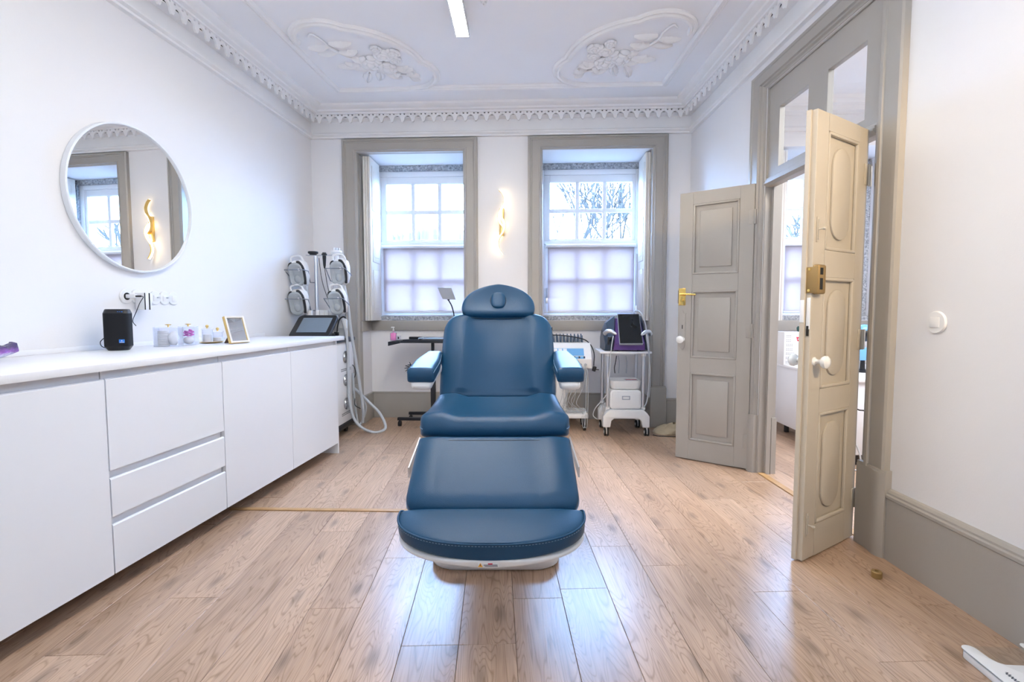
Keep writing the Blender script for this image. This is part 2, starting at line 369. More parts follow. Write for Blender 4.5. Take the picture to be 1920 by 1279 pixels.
def sempty(name, label=None, loc=(0, 0, 0), rotz=0.0):
    o = bpy.data.objects.new(name, None); C.objects.link(o); o.location = loc; o.rotation_euler = (0, 0, rotz); o['kind'] = 'structure'; o.empty_display_size = 0.05
    if label: o['label'] = label
    return o

# ------------------------------------------------------------ plan of the room
TL, TR = 0.0616, -0.051            # slant of the left and the right wall in plan
XL = lambda y: -2.495 + TL*y       # inner face of the left wall
XR = lambda y: 1.772 + TR*y        # inner face of the right wall
YB, YN, YF = 4.85, 5.18, -1.6      # back wall face, niche wall face, front wall
ZC = 3.11                          # ceiling
def LW(d, u, z): return Vector((XL(u)+d, u - TL*d, z))
def RW(d, u, z): return Vector((XR(u)-d, u + TR*d, z))
AL, AR = -math.atan(TL), -math.atan(TR)

# ---- floor: individual boards
fl = struct('floor', MB().bb(-2.9, 4.6, -1.75, 5.3, -0.09, -0.013), 'wood_strip', 'oak laminate floor of wide boards')
DV = Vector((-0.0761, 1, 0)).normalized(); DU = Vector((DV.y, -DV.x, 0)); PANG = math.atan2(-DV.x, DV.y)
PW = 0.1975; PL = 1.38
def clipped_plank(u0, u1, v0, v1):
    b = bmesh.new(); g = 0.0006
    cen = DU*((u0+u1)/2)+DV*((v0+v1)/2)
    bmesh.ops.create_cube(b, size=1.0)
    bmesh.ops.scale(b, vec=(u1-u0-2*g, v1-v0-2*g, 0.012), verts=b.verts)
    bmesh.ops.translate(b, vec=(0, 0, -0.006), verts=b.verts)
    ed = [e for e in b.edges if e.verts[0].co.z > -0.001 and e.verts[1].co.z > -0.001]
    bmesh.ops.bevel(b, geom=ed, offset=0.0010, segments=1, affect='EDGES')
    inv = (Matrix.Translation(cen) @ Matrix.Rotation(PANG, 4, 'Z')).inverted()
    for p, n in (((0, YN+0.02, 0), (0, 1, 0)), ((0, YF-0.05, 0), (0, -1, 0)), ((XL(0)-0.03, 0, 0), (-1, TL, 0)), ((4.4, 0, 0), (1, 0, 0))):
        pl = inv @ Vector(p); nl = (inv.to_3x3() @ Vector(n)).normalized()
        bmesh.ops.bisect_plane(b, geom=list(b.verts)+list(b.edges)+list(b.faces), plane_co=pl, plane_no=nl, clear_outer=True)
    if len(b.faces) < 3: b.free(); return None
    mb = MB(); mb.bm.free(); mb.bm = b
    return obj('plank', mb, 'wood', fl, smooth=False, loc=cen, rotz=PANG)
rp = random.Random(21)
ends = {}
for k in range(-17, 25):
    u0 = 0.265 + PW*(k-1); off = rp.random()*PL
    v = -2.2 - off
    while v < 5.9:
        clipped_plank(u0, u0+PW, v, v+PL); v += PL

# ---- walls
def wall_prism(name, pts, z0, z1, m='wall', label=None):
    return struct(name, MB().prism(pts, z1-z0, Matrix.Translation((0, 0, z0))), m, label, smooth=False)
wall_prism('wall_left', [(XL(YF)-0.2, YF), (XL(YF), YF), (XL(5.45), 5.45), (XL(5.45)-0.2, 5.45)], -0.09, 3.3)
wall_prism('wall_front', [(-2.8, YF-0.2), (4.6, YF-0.2), (4.6, YF), (-2.8, YF)], -0.09, 3.3)
wall_prism('wall_beyond', [(4.25, YF), (4.45, YF), (4.45, 5.45), (4.25, 5.45)], -0.09, 3.3)
# back wall with the three window niches (same facade carries on into the next room)
NICHES = [(-1.735, -0.60), (0.035, 1.185), (2.39, 3.50)]
mb = MB(); xs = [XL(YB)-0.02] + [v for n in NICHES for v in n] + [4.25]
for i in range(0, len(xs), 2): mb.bb(xs[i], xs[i+1], YB, 5.5, -0.09, 3.3)
for a, b_ in NICHES:
    mb.bb(a, b_, YN, 5.5, -0.09, 1.052); mb.bb(a, b_, YB, 5.5, 2.715, 3.3)
struct('wall_back', mb, 'wall', 'white wall with two deep window niches', smooth=False)
# right wall with the doorway (opening u 2.45..3.47, up to 2.66)
D0, D1, DZ, WT = 2.45, 3.47, 2.66, 0.105
def rprism(mb, u0, u1, d0, d1, z0, z1):
    pts = [RW(d0, u0, 0), RW(d0, u1, 0), RW(d1, u1, 0), RW(d1, u0, 0)]
    return mb.prism([(p.x, p.y) for p in pts], z1-z0, Matrix.Translation((0, 0, z0)))
mb = MB()
rprism(mb, YF, D0, 0, -WT, -0.09, 3.3); rprism(mb, D1, YB+0.02, 0, -WT, -0.09, 3.3); rprism(mb, D0, D1, 0, -WT, DZ, 3.3)
struct('wall_right', mb, 'wall', 'white wall with the double doorway', smooth=False)

# ---- stone, sills and skirtings of the niches
def niche_fit(a, b_, k, left_stone, right_stone):
    mb = MB()
    mb.bb(a, b_, 5.285, 5.49, 2.655, 2.714)
    mb.bb(a, a+left_stone, 5.27, 5.49, 1.06, 2.655); mb.bb(b_-right_stone, b_, 5.27, 5.49, 1.06, 2.655)
    mb.bb(a, b_, 5.20, 5.49, 1.053, 1.098, 0.004)
    bmesh.ops.subdivide_edges(mb.bm, edges=[e for e in mb.bm.edges if e.calc_length() > 0.12], cuts=14)
    r = random.Random(k)
    for v in mb.bm.verts: v.co += Vector((r.uniform(-1, 1), r.uniform(-1, 1), r.uniform(-1, 1)))*0.004
    struct('trim_%d' % k, mb, 'stone', 'rough granite surround of a window', smooth=False)
    mb = MB().bb(a+0.002, b_-0.002, YN-0.022, YN, 0.945, 1.05, 0.004)
    mb.bb(a, a+0.018, YB+0.03, YN-0.022, 0.945, 1.05, 0.003).bb(b_-0.018, b_, YB+0.03, YN-0.022, 0.945, 1.05, 0.003)
    struct('trim_%d' % (k+1), mb, 'grey', 'grey sill board of a window niche')
    mb = MB()
    for x0, x1, y0, y1 in ((a+0.002, b_-0.002, YN-0.02, YN), (a, a+0.02, YB+0.03, YN-0.02), (b_-0.02, b_, YB+0.03, YN-0.02)):
        mb.bb(x0, x1, y0, y1, 0.0, 0.262, 0.002); ex = 0.005
        mb.bb(x0-(ex if x0 > a+0.1 else 0), x1+(ex if x1 < a+0.1 else 0), y0-ex, y1, 0.262, 0.282, 0.005)
    struct('baseboard_niche_%d' % k, mb, 'grey', 'grey skirting inside a window niche')
niche_fit(*NICHES[0], 10, 0.035, 0.02)
niche_fit(*NICHES[1], 20, 0.03, 0.035)
niche_fit(*NICHES[2], 30, 0.155, 0.17)

# ---- window casings (grey moulded frames) : swept profile
CAS = [(0.0, 0.0), (0.0, 0.032), (0.012, 0.040), (0.022, 0.040), (0.026, 0.031), (0.036, 0.031), (0.042, 0.024), (0.108, 0.024), (0.112, 0.030), (0.122, 0.030), (0.128, 0.018), (0.142, 0.012), (0.145, -0.05)]
def casing(name, fn, u0, u1, ztop, prof=CAS, wl=1.0, wr=1.0, wt=1.0, z0=0.0, label=None):
    """fn(u, d, z) -> world; swept along left jamb, head, right jamb"""
    ringA = [fn(u0+o*wl, d, z0) for o, d in prof]; ringB = [fn(u0+o*wl, d, ztop-o*wt) for o, d in prof]
    ringC = [fn(u1-o*wr, d, ztop-o*wt) for o, d in prof]; ringD = [fn(u1-o*wr, d, z0) for o, d in prof]
    return struct(name, MB().loft([ringA, ringB, ringC, ringD]), 'grey', label, ang=0.5)
fb = lambda u, d, z: Vector((u, YB-d, z))
casing('trim_1', fb, -1.876, -0.536, 2.838, label='grey moulded casing of the left window', wt=0.86)
casing('trim_2', fb, -0.045, 1.302, 2.840, label='grey moulded casing of the right window', wt=0.86)
for k, (x0, x1) in enumerate(((-1.892, -1.735), (-0.674, -0.522), (-0.060, 0.095), (1.162, 1.318))):
    mb = MB().bb(x0, x1, YB-0.052, YB-0.002, 0, 0.40, 0.004).bb(x0+0.006, x1-0.006, YB-0.046, YB-0.002, 0.40, 0.412, 0.004)
    struct('trim_%d' % (41+k), mb, 'grey', 'grey plinth block of a window casing')
# skirtings
def skirt_b(name, x0, x1):
    mb = MB().bb(x0, x1, YB-0.02, YB, 0, 0.262, 0.002).bb(x0, x1, YB-0.026, YB, 0.262, 0.288, 0.007)
    struct(name, mb, 'grey', 'grey skirting board')
skirt_b('baseboard_back_1', XL(YB)+0.005, -1.893); skirt_b('baseboard_back_2', -0.521, -0.061); skirt_b('baseboard_back_3', 1.319, XR(YB)-0.005)
def skirt_r(name, u0, u1):
    mb = MB()
    rings = []
    prof = [(0, 0), (0.022, 0), (0.022, 0.285), (0.027, 0.290), (0.027, 0.302), (0.020, 0.308), (0.020, 0.316), (0.012, 0.326), (0, 0.330)]
    for u in (u0, u1): rings.append([RW(d, u, z) for d, z in prof])
    struct(name, mb.loft(rings), 'grey', 'grey moulded skirting board along the right wall', ang=0.4)
skirt_r('baseboard_right_1', YF, 2.268); skirt_r('baseboard_right_2', 3.675, YB-0.03)
mb = MB().loft([[LW(d, u, z) for d, z in ((0, 0), (0.02, 0), (0.02, 0.28), (0, 0.29))] for u in (4.02, YB-0.03)])
struct('baseboard_left', mb, 'grey', 'grey skirting board of the left wall')

# ---- door casing, plinths, lining and transom in the right wall
DCAS = [(0.0, 0.0), (0.0, 0.028), (0.010, 0.034), (0.030, 0.034), (0.036, 0.028), (0.100, 0.026), (0.106, 0.034), (0.122, 0.034), (0.128, 0.022), (0.142, 0.020), (0.150, 0.008), (0.166, 0.004), (0.170, -0.05)]
fr_ = lambda u, d, z: RW(d, u, z)
casing('trim_3', fr_, 2.283, 3.642, 2.785, DCAS, wt=0.74, label='grey moulded casing of the double doorway')
def plinth(name, u0, u1):
    prof = [(u0, 0.0), (u0, 0.030), (u0+0.02, 0.043), (u0+0.045, 0.047), (u0+0.075, 0.040), (u0+0.10, 0.034), (u1, 0.036), (u1, 0.0)]
    mb = MB().loft([[RW(d, u, z) for u, d in prof] for z in (0.0, 0.40)])
    mb.loft([[RW(d*0.92, u, z) for u, d in prof] for z in (0.40, 0.412)])
    struct(name, mb, 'grey', 'grey plinth block of the door casing', ang=0.6)
plinth('trim_45', 2.270, 2.448); plinth('trim_46', 3.472, 3.655)
# lining of the wall opening and far side frame
mb = MB()
rprism(mb, D1-0.012, D1+0.0, 0.0, -WT-0.01, 0, DZ); rprism(mb, D0, D0+0.012, 0.0, -WT-0.01, 0, DZ); rprism(mb, D0, D1, 0.0, -WT-0.01, DZ-0.012, DZ)
rprism(mb, D1-0.035, D1-0.012, -0.045, -0.075, 0, 2.0); rprism(mb, D0+0.012, D0+0.035, -0.045, -0.075, 0, 2.0)
rprism(mb, D0-0.13, D0, -WT, -WT-0.015, 0, 2.78); rprism(mb, D1, D1+0.13, -WT, -WT-0.015, 0, 2.78); rprism(mb, D0, D1, -WT, -WT-0.015, DZ, 2.78)
struct('trim_47', mb, 'grey', 'grey jamb lining of the doorway', smooth=False)
mb = MB(); rprism(mb, D1-0.03, D1-0.0121, -0.082, -WT-0.012, 0, 0.40)
struct('trim_48', mb, 'grey', 'grey plinth of the inner jamb', smooth=False)
# transom light
tr = sempty('window_4', 'grey transom with two glass panes over the double doors')
mb = MB(); dd0, dd1 = -0.012, -0.045
PA, PB = (3.03, 3.335), (2.56, 2.855)
uu = [D0+0.012, PB[0], PB[1], PA[0], PA[1], D1-0.012]
for i in (0, 2, 4): rprism(mb, uu[i], uu[i+1], dd0, dd1, 2.055, DZ-0.012)
for a, b_ in (PA, PB):
    rprism(mb, a, b_, dd0, dd1, 2.055, 2.10); rprism(mb, a, b_, dd0, dd1, 2.485, DZ-0.012)
obj('frame', mb, 'grey', tr, smooth=False)
mb = MB().loft([[RW(d, u, z) for d, z in ((-0.06, 1.995), (-0.004, 1.995), (0.016, 2.012), (0.016, 2.022), (0.008, 2.026), (0.008, 2.036), (-0.002, 2.041), (-0.002, 2.050), (-0.012, 2.056), (-0.06, 2.056))] for u in (D0+0.012, D1-0.012)])
obj('transom_bar', mb, 'grey', tr, ang=0.4)
for a, b_ in (PA, PB):
    obj('pane', rprism(MB(), a-0.008, b_+0.008, -0.030, -0.034, 2.092, 2.493), 'glass', tr, smooth=False)
# thresholds
mb = MB(); rprism(mb, D0, D1, -0.002, -0.045, 0.0, 0.006)
struct('trim_49', mb, 'wood_strip', 'narrow oak threshold strip in the doorway', smooth=False)
struct('trim_50', MB().box((-1.05, 2.712, 0.003), (1.42, 0.034, 0.006), (0, 0, 0.012), 0.002), 'wood_strip', 'narrow oak strip across the floor beside the cabinets')

# ---- ceiling and cornice
cl = struct('ceiling', MB().bb(-2.9, 4.6, YF-0.2, 5.5, ZC, ZC+0.2), 'ceil', 'white stucco ceiling', smooth=False)
def offpoly(P, d):
    """inward offset of a clockwise-seen-from-below... plain convex polygon given counter-clockwise"""
    out = []; n = len(P)
    for i in range(n):
        a, b_, c_ = Vector(P[i-1]), Vector(P[i]), Vector(P[(i+1) % n])
        e1 = (b_-a).normalized(); e2 = (c_-b_).normalized()
        n1 = Vector((-e1.y, e1.x)); n2 = Vector((-e2.y, e2.x))
        m_ = (n1+n2); m_ = m_/(m_.dot(n1)); out.append(b_+m_*d)
    return out
ROOM = [(XL(YF), YF), (XR(YF), YF), (XR(YB), YB), (XL(YB), YB)]
CORN = [(0.0, 2.848), (0.030, 2.850), (0.034, 2.862), (0.022, 2.868), (0.044, 2.880), (0.044, 2.890), (0.020, 2.904), (0.014, 2.925), (0.014, 3.010), (0.085, 3.014), (0.085, 3.022), (0.030, 3.024), (0.030, 3.046), (0.118, 3.046), (0.122, 3.056), (0.150, 3.062), (0.156, 3.074), (0.180, 3.080), (0.205, 3.092), (0.212, 3.110), (0.0, 3.12)]
def cornice(name, poly, label, prof=CORN):
    rings = []
    cols = [offpoly(poly, d) for d, z in prof]
    for i in range(len(poly)): rings.append([Vector((cols[j][i].x, cols[j][i].y, prof[j][1])) for j in range(len(prof))])
    return struct(name, MB().loft(rings, closed_v=True), 'plaster', label, ang=0.35)
co = cornice('trim_4', ROOM, 'white plaster cornice with a fringe of pointed pendants')
obj('hollow_shade', MB().loft([[Vector((*offpoly(ROOM, d)[i], z)) for d, z in ((0.031, 3.0245), (0.084, 3.0243), (0.084, 3.0250), (0.034, 3.0260), (0.034, 3.0440), (0.0905, 3.0442), (0.0905, 3.0455), (0.031, 3.0457))] for i in range(4)], closed_v=True), 'hole_shade', co)  # dark strip painting the shade seen through the pendant notches
# pendants of the fringe, one by one
def tooth_mb():
    half = [(0.050, 0.082)]
    for t in range(0, 91, 15): a = math.radians(t); half.append((0.050-0.033*math.sin(a), 0.058-0.040*(1-math.cos(a))))
    half += [(0.010, 0.006), (0.006, 0.0)]
    top = [(-0.050, 0.082), (-0.027, 0.082), (-0.026, 0.067), (-0.012, 0.067), (-0.011, 0.082), (0.011, 0.082), (0.012, 0.067), (0.026, 0.067), (0.027, 0.082)]
    out = [(-x, z) for x, z in reversed(half)][:-1] + top + half
    # outline in xz, extruded towards the room (local -y)
    return MB().prism(out, 0.014, Matrix.Rotation(PI/2, 4, 'X'))
tooth = None
def teeth(p0, p1, ang, n):
    global tooth
    for k in range(n):
        p = p0.lerp(p1, (k+0.5)/n)
        if tooth is None: tooth = obj('pendant', tooth_mb(), 'plaster', co, smooth=False, loc=p, rotz=ang)
        else: share('pendant', tooth, co, p, ang)
Q = offpoly(ROOM, 0.092)
cb, cr_, cl_ = Vector((*Q[3], 2.966)), Vector((*Q[2], 2.966)), None
teeth(Vector((*Q[3], 2.966)), Vector((*Q[2], 2.966)), 0.0, round((Q[2]-Q[3]).length/0.1006))
e = (Q[0]-Q[3]).normalized(); L_ = 2.8
teeth(Vector((*Q[3], 2.966)), Vector((*(Q[3]+e*L_), 2.966)), PI/2+AL, 28)
e = (Q[1]-Q[2]).normalized()
teeth(Vector((*Q[2], 2.966)), Vector((*(Q[2]+e*2.6), 2.966)), -PI/2+AR, 26)
# ceiling mouldings
def flat_sweep(path, prof, closed=False, z=ZC):
    """profile (offset to the left of the path, drop below the ceiling)"""
    P = [Vector((p[0], p[1])) for p in path]; N = len(P); rings = []
    for i in range(N):
        if closed: a, b_, c_ = P[i-1], P[i], P[(i+1) % N]
        else: a, b_, c_ = P[max(i-1, 0)], P[i], P[min(i+1, N-1)]
        e1 = (b_-a) if (b_-a).length > 1e-9 else (c_-b_); e2 = (c_-b_) if (c_-b_).length > 1e-9 else e1
        e1 = e1.normalized(); e2 = e2.normalized()
        n1 = Vector((-e1.y, e1.x)); n2 = Vector((-e2.y, e2.x)); m_ = n1+n2
        m_ = m_/max(m_.dot(n1), 0.35)
        rings.append([Vector((b_.x+m_.x*o, b_.y+m_.y*o, z-d)) for o, d in prof])
    return MB().loft(rings, closed_v=closed)
MOULD = [(0.0, -0.002), (0.0, 0.010), (0.010, 0.020), (0.018, 0.020), (0.022, 0.014), (0.030, 0.014), (0.038, 0.028), (0.052, 0.030), (0.058, 0.020), (0.062, -0.002)]
FRM = [(-1.995, 0.2), (1.42, 0.2), (1.165, 4.405), (-1.755, 4.405)]
struct('trim_5', flat_sweep(FRM, MOULD, True), 'plaster', 'white moulded frame on the ceiling', ang=0.35)
struct('trim_6', flat_sweep([(-0.95, 4.325), (0.30, 4.325)], MOULD), 'plaster', 'inner white moulding between the ceiling medallions', ang=0.35)

def arc3(a, b_, bulge, n=16):
    a, b_ = Vector(a), Vector(b_); d = b_-a; m_ = (a+b_)/2; nrm = Vector((-d.y, d.x)).normalized()
    s = bulge; c = d.length; R = (c*c/4+s*s)/(2*abs(s)); cen = m_ + nrm*(s-R if s > 0 else s+R)
    a0 = math.atan2(a.y-cen.y, a.x-cen.x); a1 = math.atan2(b_.y-cen.y, b_.x-cen.x); da = a1-a0
    while da > PI: da -= 2*PI
    while da < -PI: da += 2*PI
    return [(cen.x+R*math.cos(a0+da*k/n), cen.y+R*math.sin(a0+da*k/n)) for k in range(n+1)]
def medallion(sx):
    """relief panel on the ceiling; sx mirrors it about the room's long axis x=-0.30"""
    X = lambda x: x if sx > 0 else -0.60-x
    po = sempty('tmp'); bpy.data.objects.remove(po)
    p = arc3((-1.715, 3.60), (-1.315, 3.42), -0.15) + arc3((-1.315, 3.42), (-0.875, 3.90), -0.10)[1:] + arc3((-0.875, 3.90), (-1.06, 4.36), -0.17)[1:]
    p = [(X(x), y) for x, y in p]
    if sx < 0: p = p[::-1]
    prof = [(o-0.03, d) for o, d in MOULD]
    o = flat_sweep(p, prof); m_ = obj('medallion_frame', o, 'plaster', cl, ang=0.4)
    z = ZC
    def leaf(px, py, ang, ln, wd, curl=0.3, h=0.032):
        mb = MB(); pts = []; n = 9; rings = []
        if sx < 0: ang = PI-ang; curl = -curl
        x, y, a = X(px), py, ang
        for i in range(n+1):
            t = i/n; wv = wd*(math.sin(PI*min(1, t*0.92+0.06))**0.8)*(1+0.16*math.sin(t*26))
            hh = h*(0.5+0.5*math.sin(PI*t))
            nx, ny = -math.sin(a), math.cos(a)
            rings.append([Vector((x+nx*wv*s_, y+ny*wv*s_, z-hh*q)) for s_, q in ((-1, -0.05), (-0.75, 0.7), (-0.3, 1.0), (0, 0.55), (0.3, 1.0), (0.75, 0.7), (1, -0.05))])
            x += math.cos(a)*ln/n; y += math.sin(a)*ln/n; a += curl*1.2/n
        obj('leaf', mb.loft(rings), 'plaster', m_, ang=0.9)
    def rose(px, py, r, k):
        mb = MB(); rr = random.Random(k)
        mb.sph((X(px), py, z-0.012), r*0.45, 12, (1, 1, 0.9))
        for ring, (n, rad, sz) in enumerate(((5, 0.45, 0.42), (7, 0.78, 0.44))):
            for i in range(n):
                a = 2*PI*i/n+ring*0.5+rr.uniform(-0.15, 0.15)
                rot = Matrix.Rotation(a, 4, 'Z') @ Matrix.Rotation(0.55-0.25*ring, 4, 'Y')
                mb.sph((X(px)+math.cos(a)*rad*r, py+math.sin(a)*rad*r, z-0.018+0.008*ring), r*sz, 10, (0.62, 1.0, 0.52), rot)
        obj('rose', mb, 'plaster', m_, ang=1.2)
    def stem(pts, r=0.011):
        obj('stem', MB().tube([(X(a), b_, z-0.008) for a, b_ in pts], lambda t: r*(1.1-0.5*t), 8, 6), 'plaster', m_, ang=1.2)
    # main roses, smaller blooms
    rose(-1.27, 3.90, 0.095, 1); rose(-1.17, 3.98, 0.085, 2); rose(-1.14, 3.80, 0.075, 3); rose(-1.06, 3.77, 0.058, 4); rose(-1.07, 3.87, 0.055, 5); rose(-1.17, 3.71, 0.045, 6)
    stem([(-1.32, 3.90), (-1.42, 3.80), (-1.50, 3.68), (-1.52, 3.58), (-1.56, 3.50), (-1.60, 3.53)])
    stem([(-1.18, 4.02), (-1.10, 4.10), (-1.01, 4.12), (-0.96, 4.07), (-0.98, 4.04)], 0.009)
    stem([(-1.30, 3.98), (-1.36, 4.08), (-1.40, 4.16)], 0.009)
    for a in ((-1.50, 3.66, 2.8, 0.17, 0.026, 0.5), (-1.49, 3.62, 0.25, 0.17, 0.026, -0.4), (-1.46, 3.74, 0.4, 0.15, 0.034, -0.8), (-1.47, 3.74, 2.9, 0.16, 0.026, 0.3),
              (-1.40, 3.82, 0.9, 0.12, 0.03, -0.9), (-1.34, 3.92, 2.75, 0.20, 0.034, 0.3), (-1.34, 3.97, 3.4, 0.22, 0.030, -0.4), (-1.32, 4.02, 3.6, 0.20, 0.034, 0.4),
              (-1.27, 4.02, -2.2, 0.12, 0.04, 0.6), (-1.25, 4.03, 4.3, 0.01, 0.01, 0.1), (-1.24, 4.03, 1.7, 0.17, 0.036, 0.4), (-1.34, 4.07, 2.1, 0.17, 0.036, -0.3),
              (-1.21, 4.05, 1.0, 0.17, 0.024, -0.5), (-1.10, 4.00, 0.5, 0.14, 0.034, -0.6), (-1.04, 4.11, -0.3, 0.12, 0.02, 1.2), (-1.02, 4.12, 1.2, 0.12, 0.022, -0.5),
              (-1.30, 3.82, 2.0, 0.13, 0.030, -0.8), (-1.08, 4.08, 2.6, 0.08, 0.022, 0.2), (-1.06, 4.04, -0.9, 0.09, 0.020, 0.3)):
        leaf(*a)
medallion(1); medallion(-1)
# ogee rosette around the ceiling centre (only its tip is in view)
pth = []
for i, (a, b_, bu) in enumerate((((-0.31, 3.25), (-0.72, 3.02), 0.09), ((-0.72, 3.02), (-1.02, 2.42), -0.14), ((-1.02, 2.42), (-0.72, 1.82), -0.14), ((-0.72, 1.82), (-0.31, 1.6), 0.09), ((-0.31, 1.6), (0.10, 1.82), 0.09), ((0.10, 1.82), (0.40, 2.42), -0.14), ((0.40, 2.42), (0.10, 3.02), -0.14), ((0.10, 3.02), (-0.31, 3.25), 0.09))):
    pth += arc3(a, b_, bu if True else 0, 10)[:-1]
obj('rosette_frame', flat_sweep(pth, [(o*0.8, d*0.8) for o, d in MOULD], True), 'plaster', cl, ang=0.4)

# second room's cornice
ROOM2 = [(XR(0.0)+WT, 0.0), (4.25, 0.0), (4.25, YB), (XR(YB)+WT, YB)]
cornice('trim_7', ROOM2, 'white cornice of the room next door', [(0, 2.85), (0.03, 2.85), (0.03, 2.88), (0.015, 2.9), (0.015, 3.0), (0.09, 3.01), (0.1, 3.05), (0.14, 3.06), (0.16, 3.09), (0.2, 3.11), (0, 3.12)])

# ------------------------------------------------------------ windows
def window(name, x0, x1, gx, label, handle_side):
    """x0..x1 outer frame, gx = (left edge of glass, right edge)"""
    W_ = sempty(name, label, (0, 5.30, 0))
    zt, zb, zm0, zm1 = 2.655, 1.098, 1.868, 1.925
    mb = MB()
    mb.bb(x0, x0+0.055, 0, 0.07, zb, zt, 0.004).bb(x1-0.055, x1, 0, 0.07, zb, zt, 0.004).bb(x0+0.055, x1-0.055, 0.0, 0.07, zt-0.055, zt, 0.004).bb(x0+0.055, x1-0.055, 0, 0.07, zb, zb+0.02, 0.004).bb(x0+0.055, x1-0.055, -0.006, 0.07, zm0, zm1-0.02, 0.004)
    obj('outer_frame', mb, 'winwhite', W_)
    a, b_ = gx; mw = 0.020
    def sash(nm, z0, z1, rows, y0):
        mb = MB(); st = 0.045
        mb.bb(x0+0.056, a, y0, y0+0.05, z0, z1, 0.004).bb(b_, x1-0.056, y0, y0+0.05, z0, z1, 0.004)
        mb.bb(a, b_, y0, y0+0.05, z1-(0.075 if nm == 'upper_sash' else 0.05), z1, 0.004).bb(a, b_, y0, y0+0.05, z0, z0+(0.018 if nm == 'upper_sash' else 0.05), 0.004)
        gz0, gz1 = z0+(0.018 if nm == 'upper_sash' else 0.05), z1-(0.075 if nm == 'upper_sash' else 0.05)
        pw = (b_-a)/3
        for k in (1, 2): mb.bb(a+pw*k-mw, a+pw*k+mw, y0+0.008, y0+0.042, gz0, gz1, 0.003)
        for r in range(1, rows): zz = gz0+(gz1-gz0)*r/rows; mb.bb(a, b_, y0+0.009, y0+0.041, zz-mw, zz+mw, 0.003)
        s_ = obj(nm, mb, 'winwhite', W_)
        for k in range(3):
            for r in range(rows):
                obj('pane', MB().bb(a+pw*k+0.004, a+pw*(k+1)-0.004, y0+0.022, y0+0.028, gz0+(gz1-gz0)*r/rows+0.004, gz0+(gz1-gz0)*(r+1)/rows-0.004), 'glass', s_, smooth=False)
    sash('upper_sash', zm1-0.018, zt-0.056, 2, 0.012); sash('lower_sash', zb+0.021, zm0-0.001, 2, 0.012)
    hx = x0+0.085 if handle_side < 0 else x1-0.085
    h = MB().box((hx, -0.006, 1.27), (0.026, 0.012, 0.07), None, 0.004).cyl((hx, -0.012, 1.29), (hx, -0.034, 1.29), 0.007).tube([(hx, -0.036, 1.29), (hx, -0.038, 1.34), (hx, -0.034, 1.40)], 0.008, 8, 4)
    obj('window_handle', h, 'steel', W_)
    for zz in (1.80, 1.17):
        obj('hinge', MB().cyl((x0+0.03 if handle_side > 0 else x1-0.03, -0.006, zz-0.04), (x0+0.03 if handle_side > 0 else x1-0.03, -0.006, zz+0.04), 0.008), 'steel', W_)
    return W_
window('window_1', -1.700, -0.612, (-1.585, -0.715), 'white casement window with six clear panes over a blind, left', 1)
window('window_2', 0.070, 1.150, (0.190, 1.060), 'white casement window with bare tree outside, right', -1)
window('window_3', 2.545, 3.33, (2.680, 3.22), 'white casement window of the room next door', 1)

def blind(x0, x1, label):
    t = thing('roller_blind', label, 'blind', ((x0+x1)/2, 5.285, 1.10), group='roller blinds on the lower sashes'); hw = (x1-x0)/2
    obj('roller_tube', MB().cyl((-hw-0.012, -0.006, 0.748), (hw+0.012, -0.006, 0.748), 0.019, n=20), 'winwhite', t)
    for s_ in (-1, 1): obj('bracket', MB().box((s_*(hw+0.018), -0.004, 0.748), (0.012, 0.036, 0.046), None, 0.004), 'winwhite', t)
    mb = MB(); rings = []
    for k in range(9):
        z = 0.735-0.69*k/8; rings.append([Vector((-hw, 0.004, z)), Vector((hw, 0.004, z)), Vector((hw, 0.0045, z)), Vector((-hw, 0.0045, z))])
    obj('fabric', MB().bb(-hw, hw, 0.0040, 0.0048, 0.045, 0.742), 'blind', t, smooth=False)
    obj('bottom_rail', MB().bb(-hw, hw, 0.0, 0.009, 0.028, 0.050, 0.003), 'winwhite', t)
    cx = -hw-0.012 if label.find('left') >= 0 else hw+0.012
    obj('cord', MB().tube([(cx, -0.012, 0.74), (cx, -0.014, 0.45), (cx+0.003, -0.012, 0.16), (cx+0.010, -0.008, 0.14), (cx+0.010, -0.010, 0.45), (cx+0.008, -0.008, 0.74)], 0.0018, 6, 4), 'winwhite', t)
blind(-1.62, -0.69, 'white roller blind on the lower half of the left window')
blind(0.165, 1.085, 'white roller blind on the lower half of the right window')
blind(2.66, 3.24, 'white roller blind seen through the doorway in the next room')

def shutter(x, side, label, m='cream', n=3, y0=4.90, y1=5.235):
    """stack of folded leaves lying along the niche cheek; side=+1: leaves stack towards +x"""
    t = thing('window_shutter', label, 'shutter', (x, y0, 1.055), group=None)
    ln = y1-y0; H = 1.645
    for k in range(n):
        xa = side*k*0.0245
        lf = obj('leaf', MB().bb(xa, xa+side*0.0215, 0.004*k, ln-0.006*k, 0, H, 0.003), m if k > 0 or m != 'cream' else 'cream', t)
        if k == n-1:
            xf = xa+side*0.0215
            for z0, z1 in ((0.08, 0.52), (0.60, 1.04), (1.12, 1.57)):
                obj('panel', MB().bb(xf, xf+side*0.006, 0.06, ln-0.06, z0, z1, 0.004).bb(xf+side*0.004, xf+side*0.009, 0.095, ln-0.095, z0+0.05, z1-0.05, 0.003), m, lf)
    for z in (0.25, 0.85, 1.42):
        obj('hinge', MB().cyl((side*0.024*(n-1)*0.5, -0.004, z-0.035), (side*0.024*(n-1)*0.5, -0.004, z+0.035), 0.006), m, t)
shutter(-1.700, 1, 'cream folded wooden shutter left of the left window')
shutter(-0.605, -1, 'grey folded wooden shutter right of the left window', 'grey', 2)
shutter(0.040, 1, 'grey folded wooden shutter left of the right window', 'grey', 2)
shutter(1.178, -1, 'cream folded wooden shutter right of the right window')
shutter(2.394, 1, 'cream folded shutter seen through the doorway in the next room')

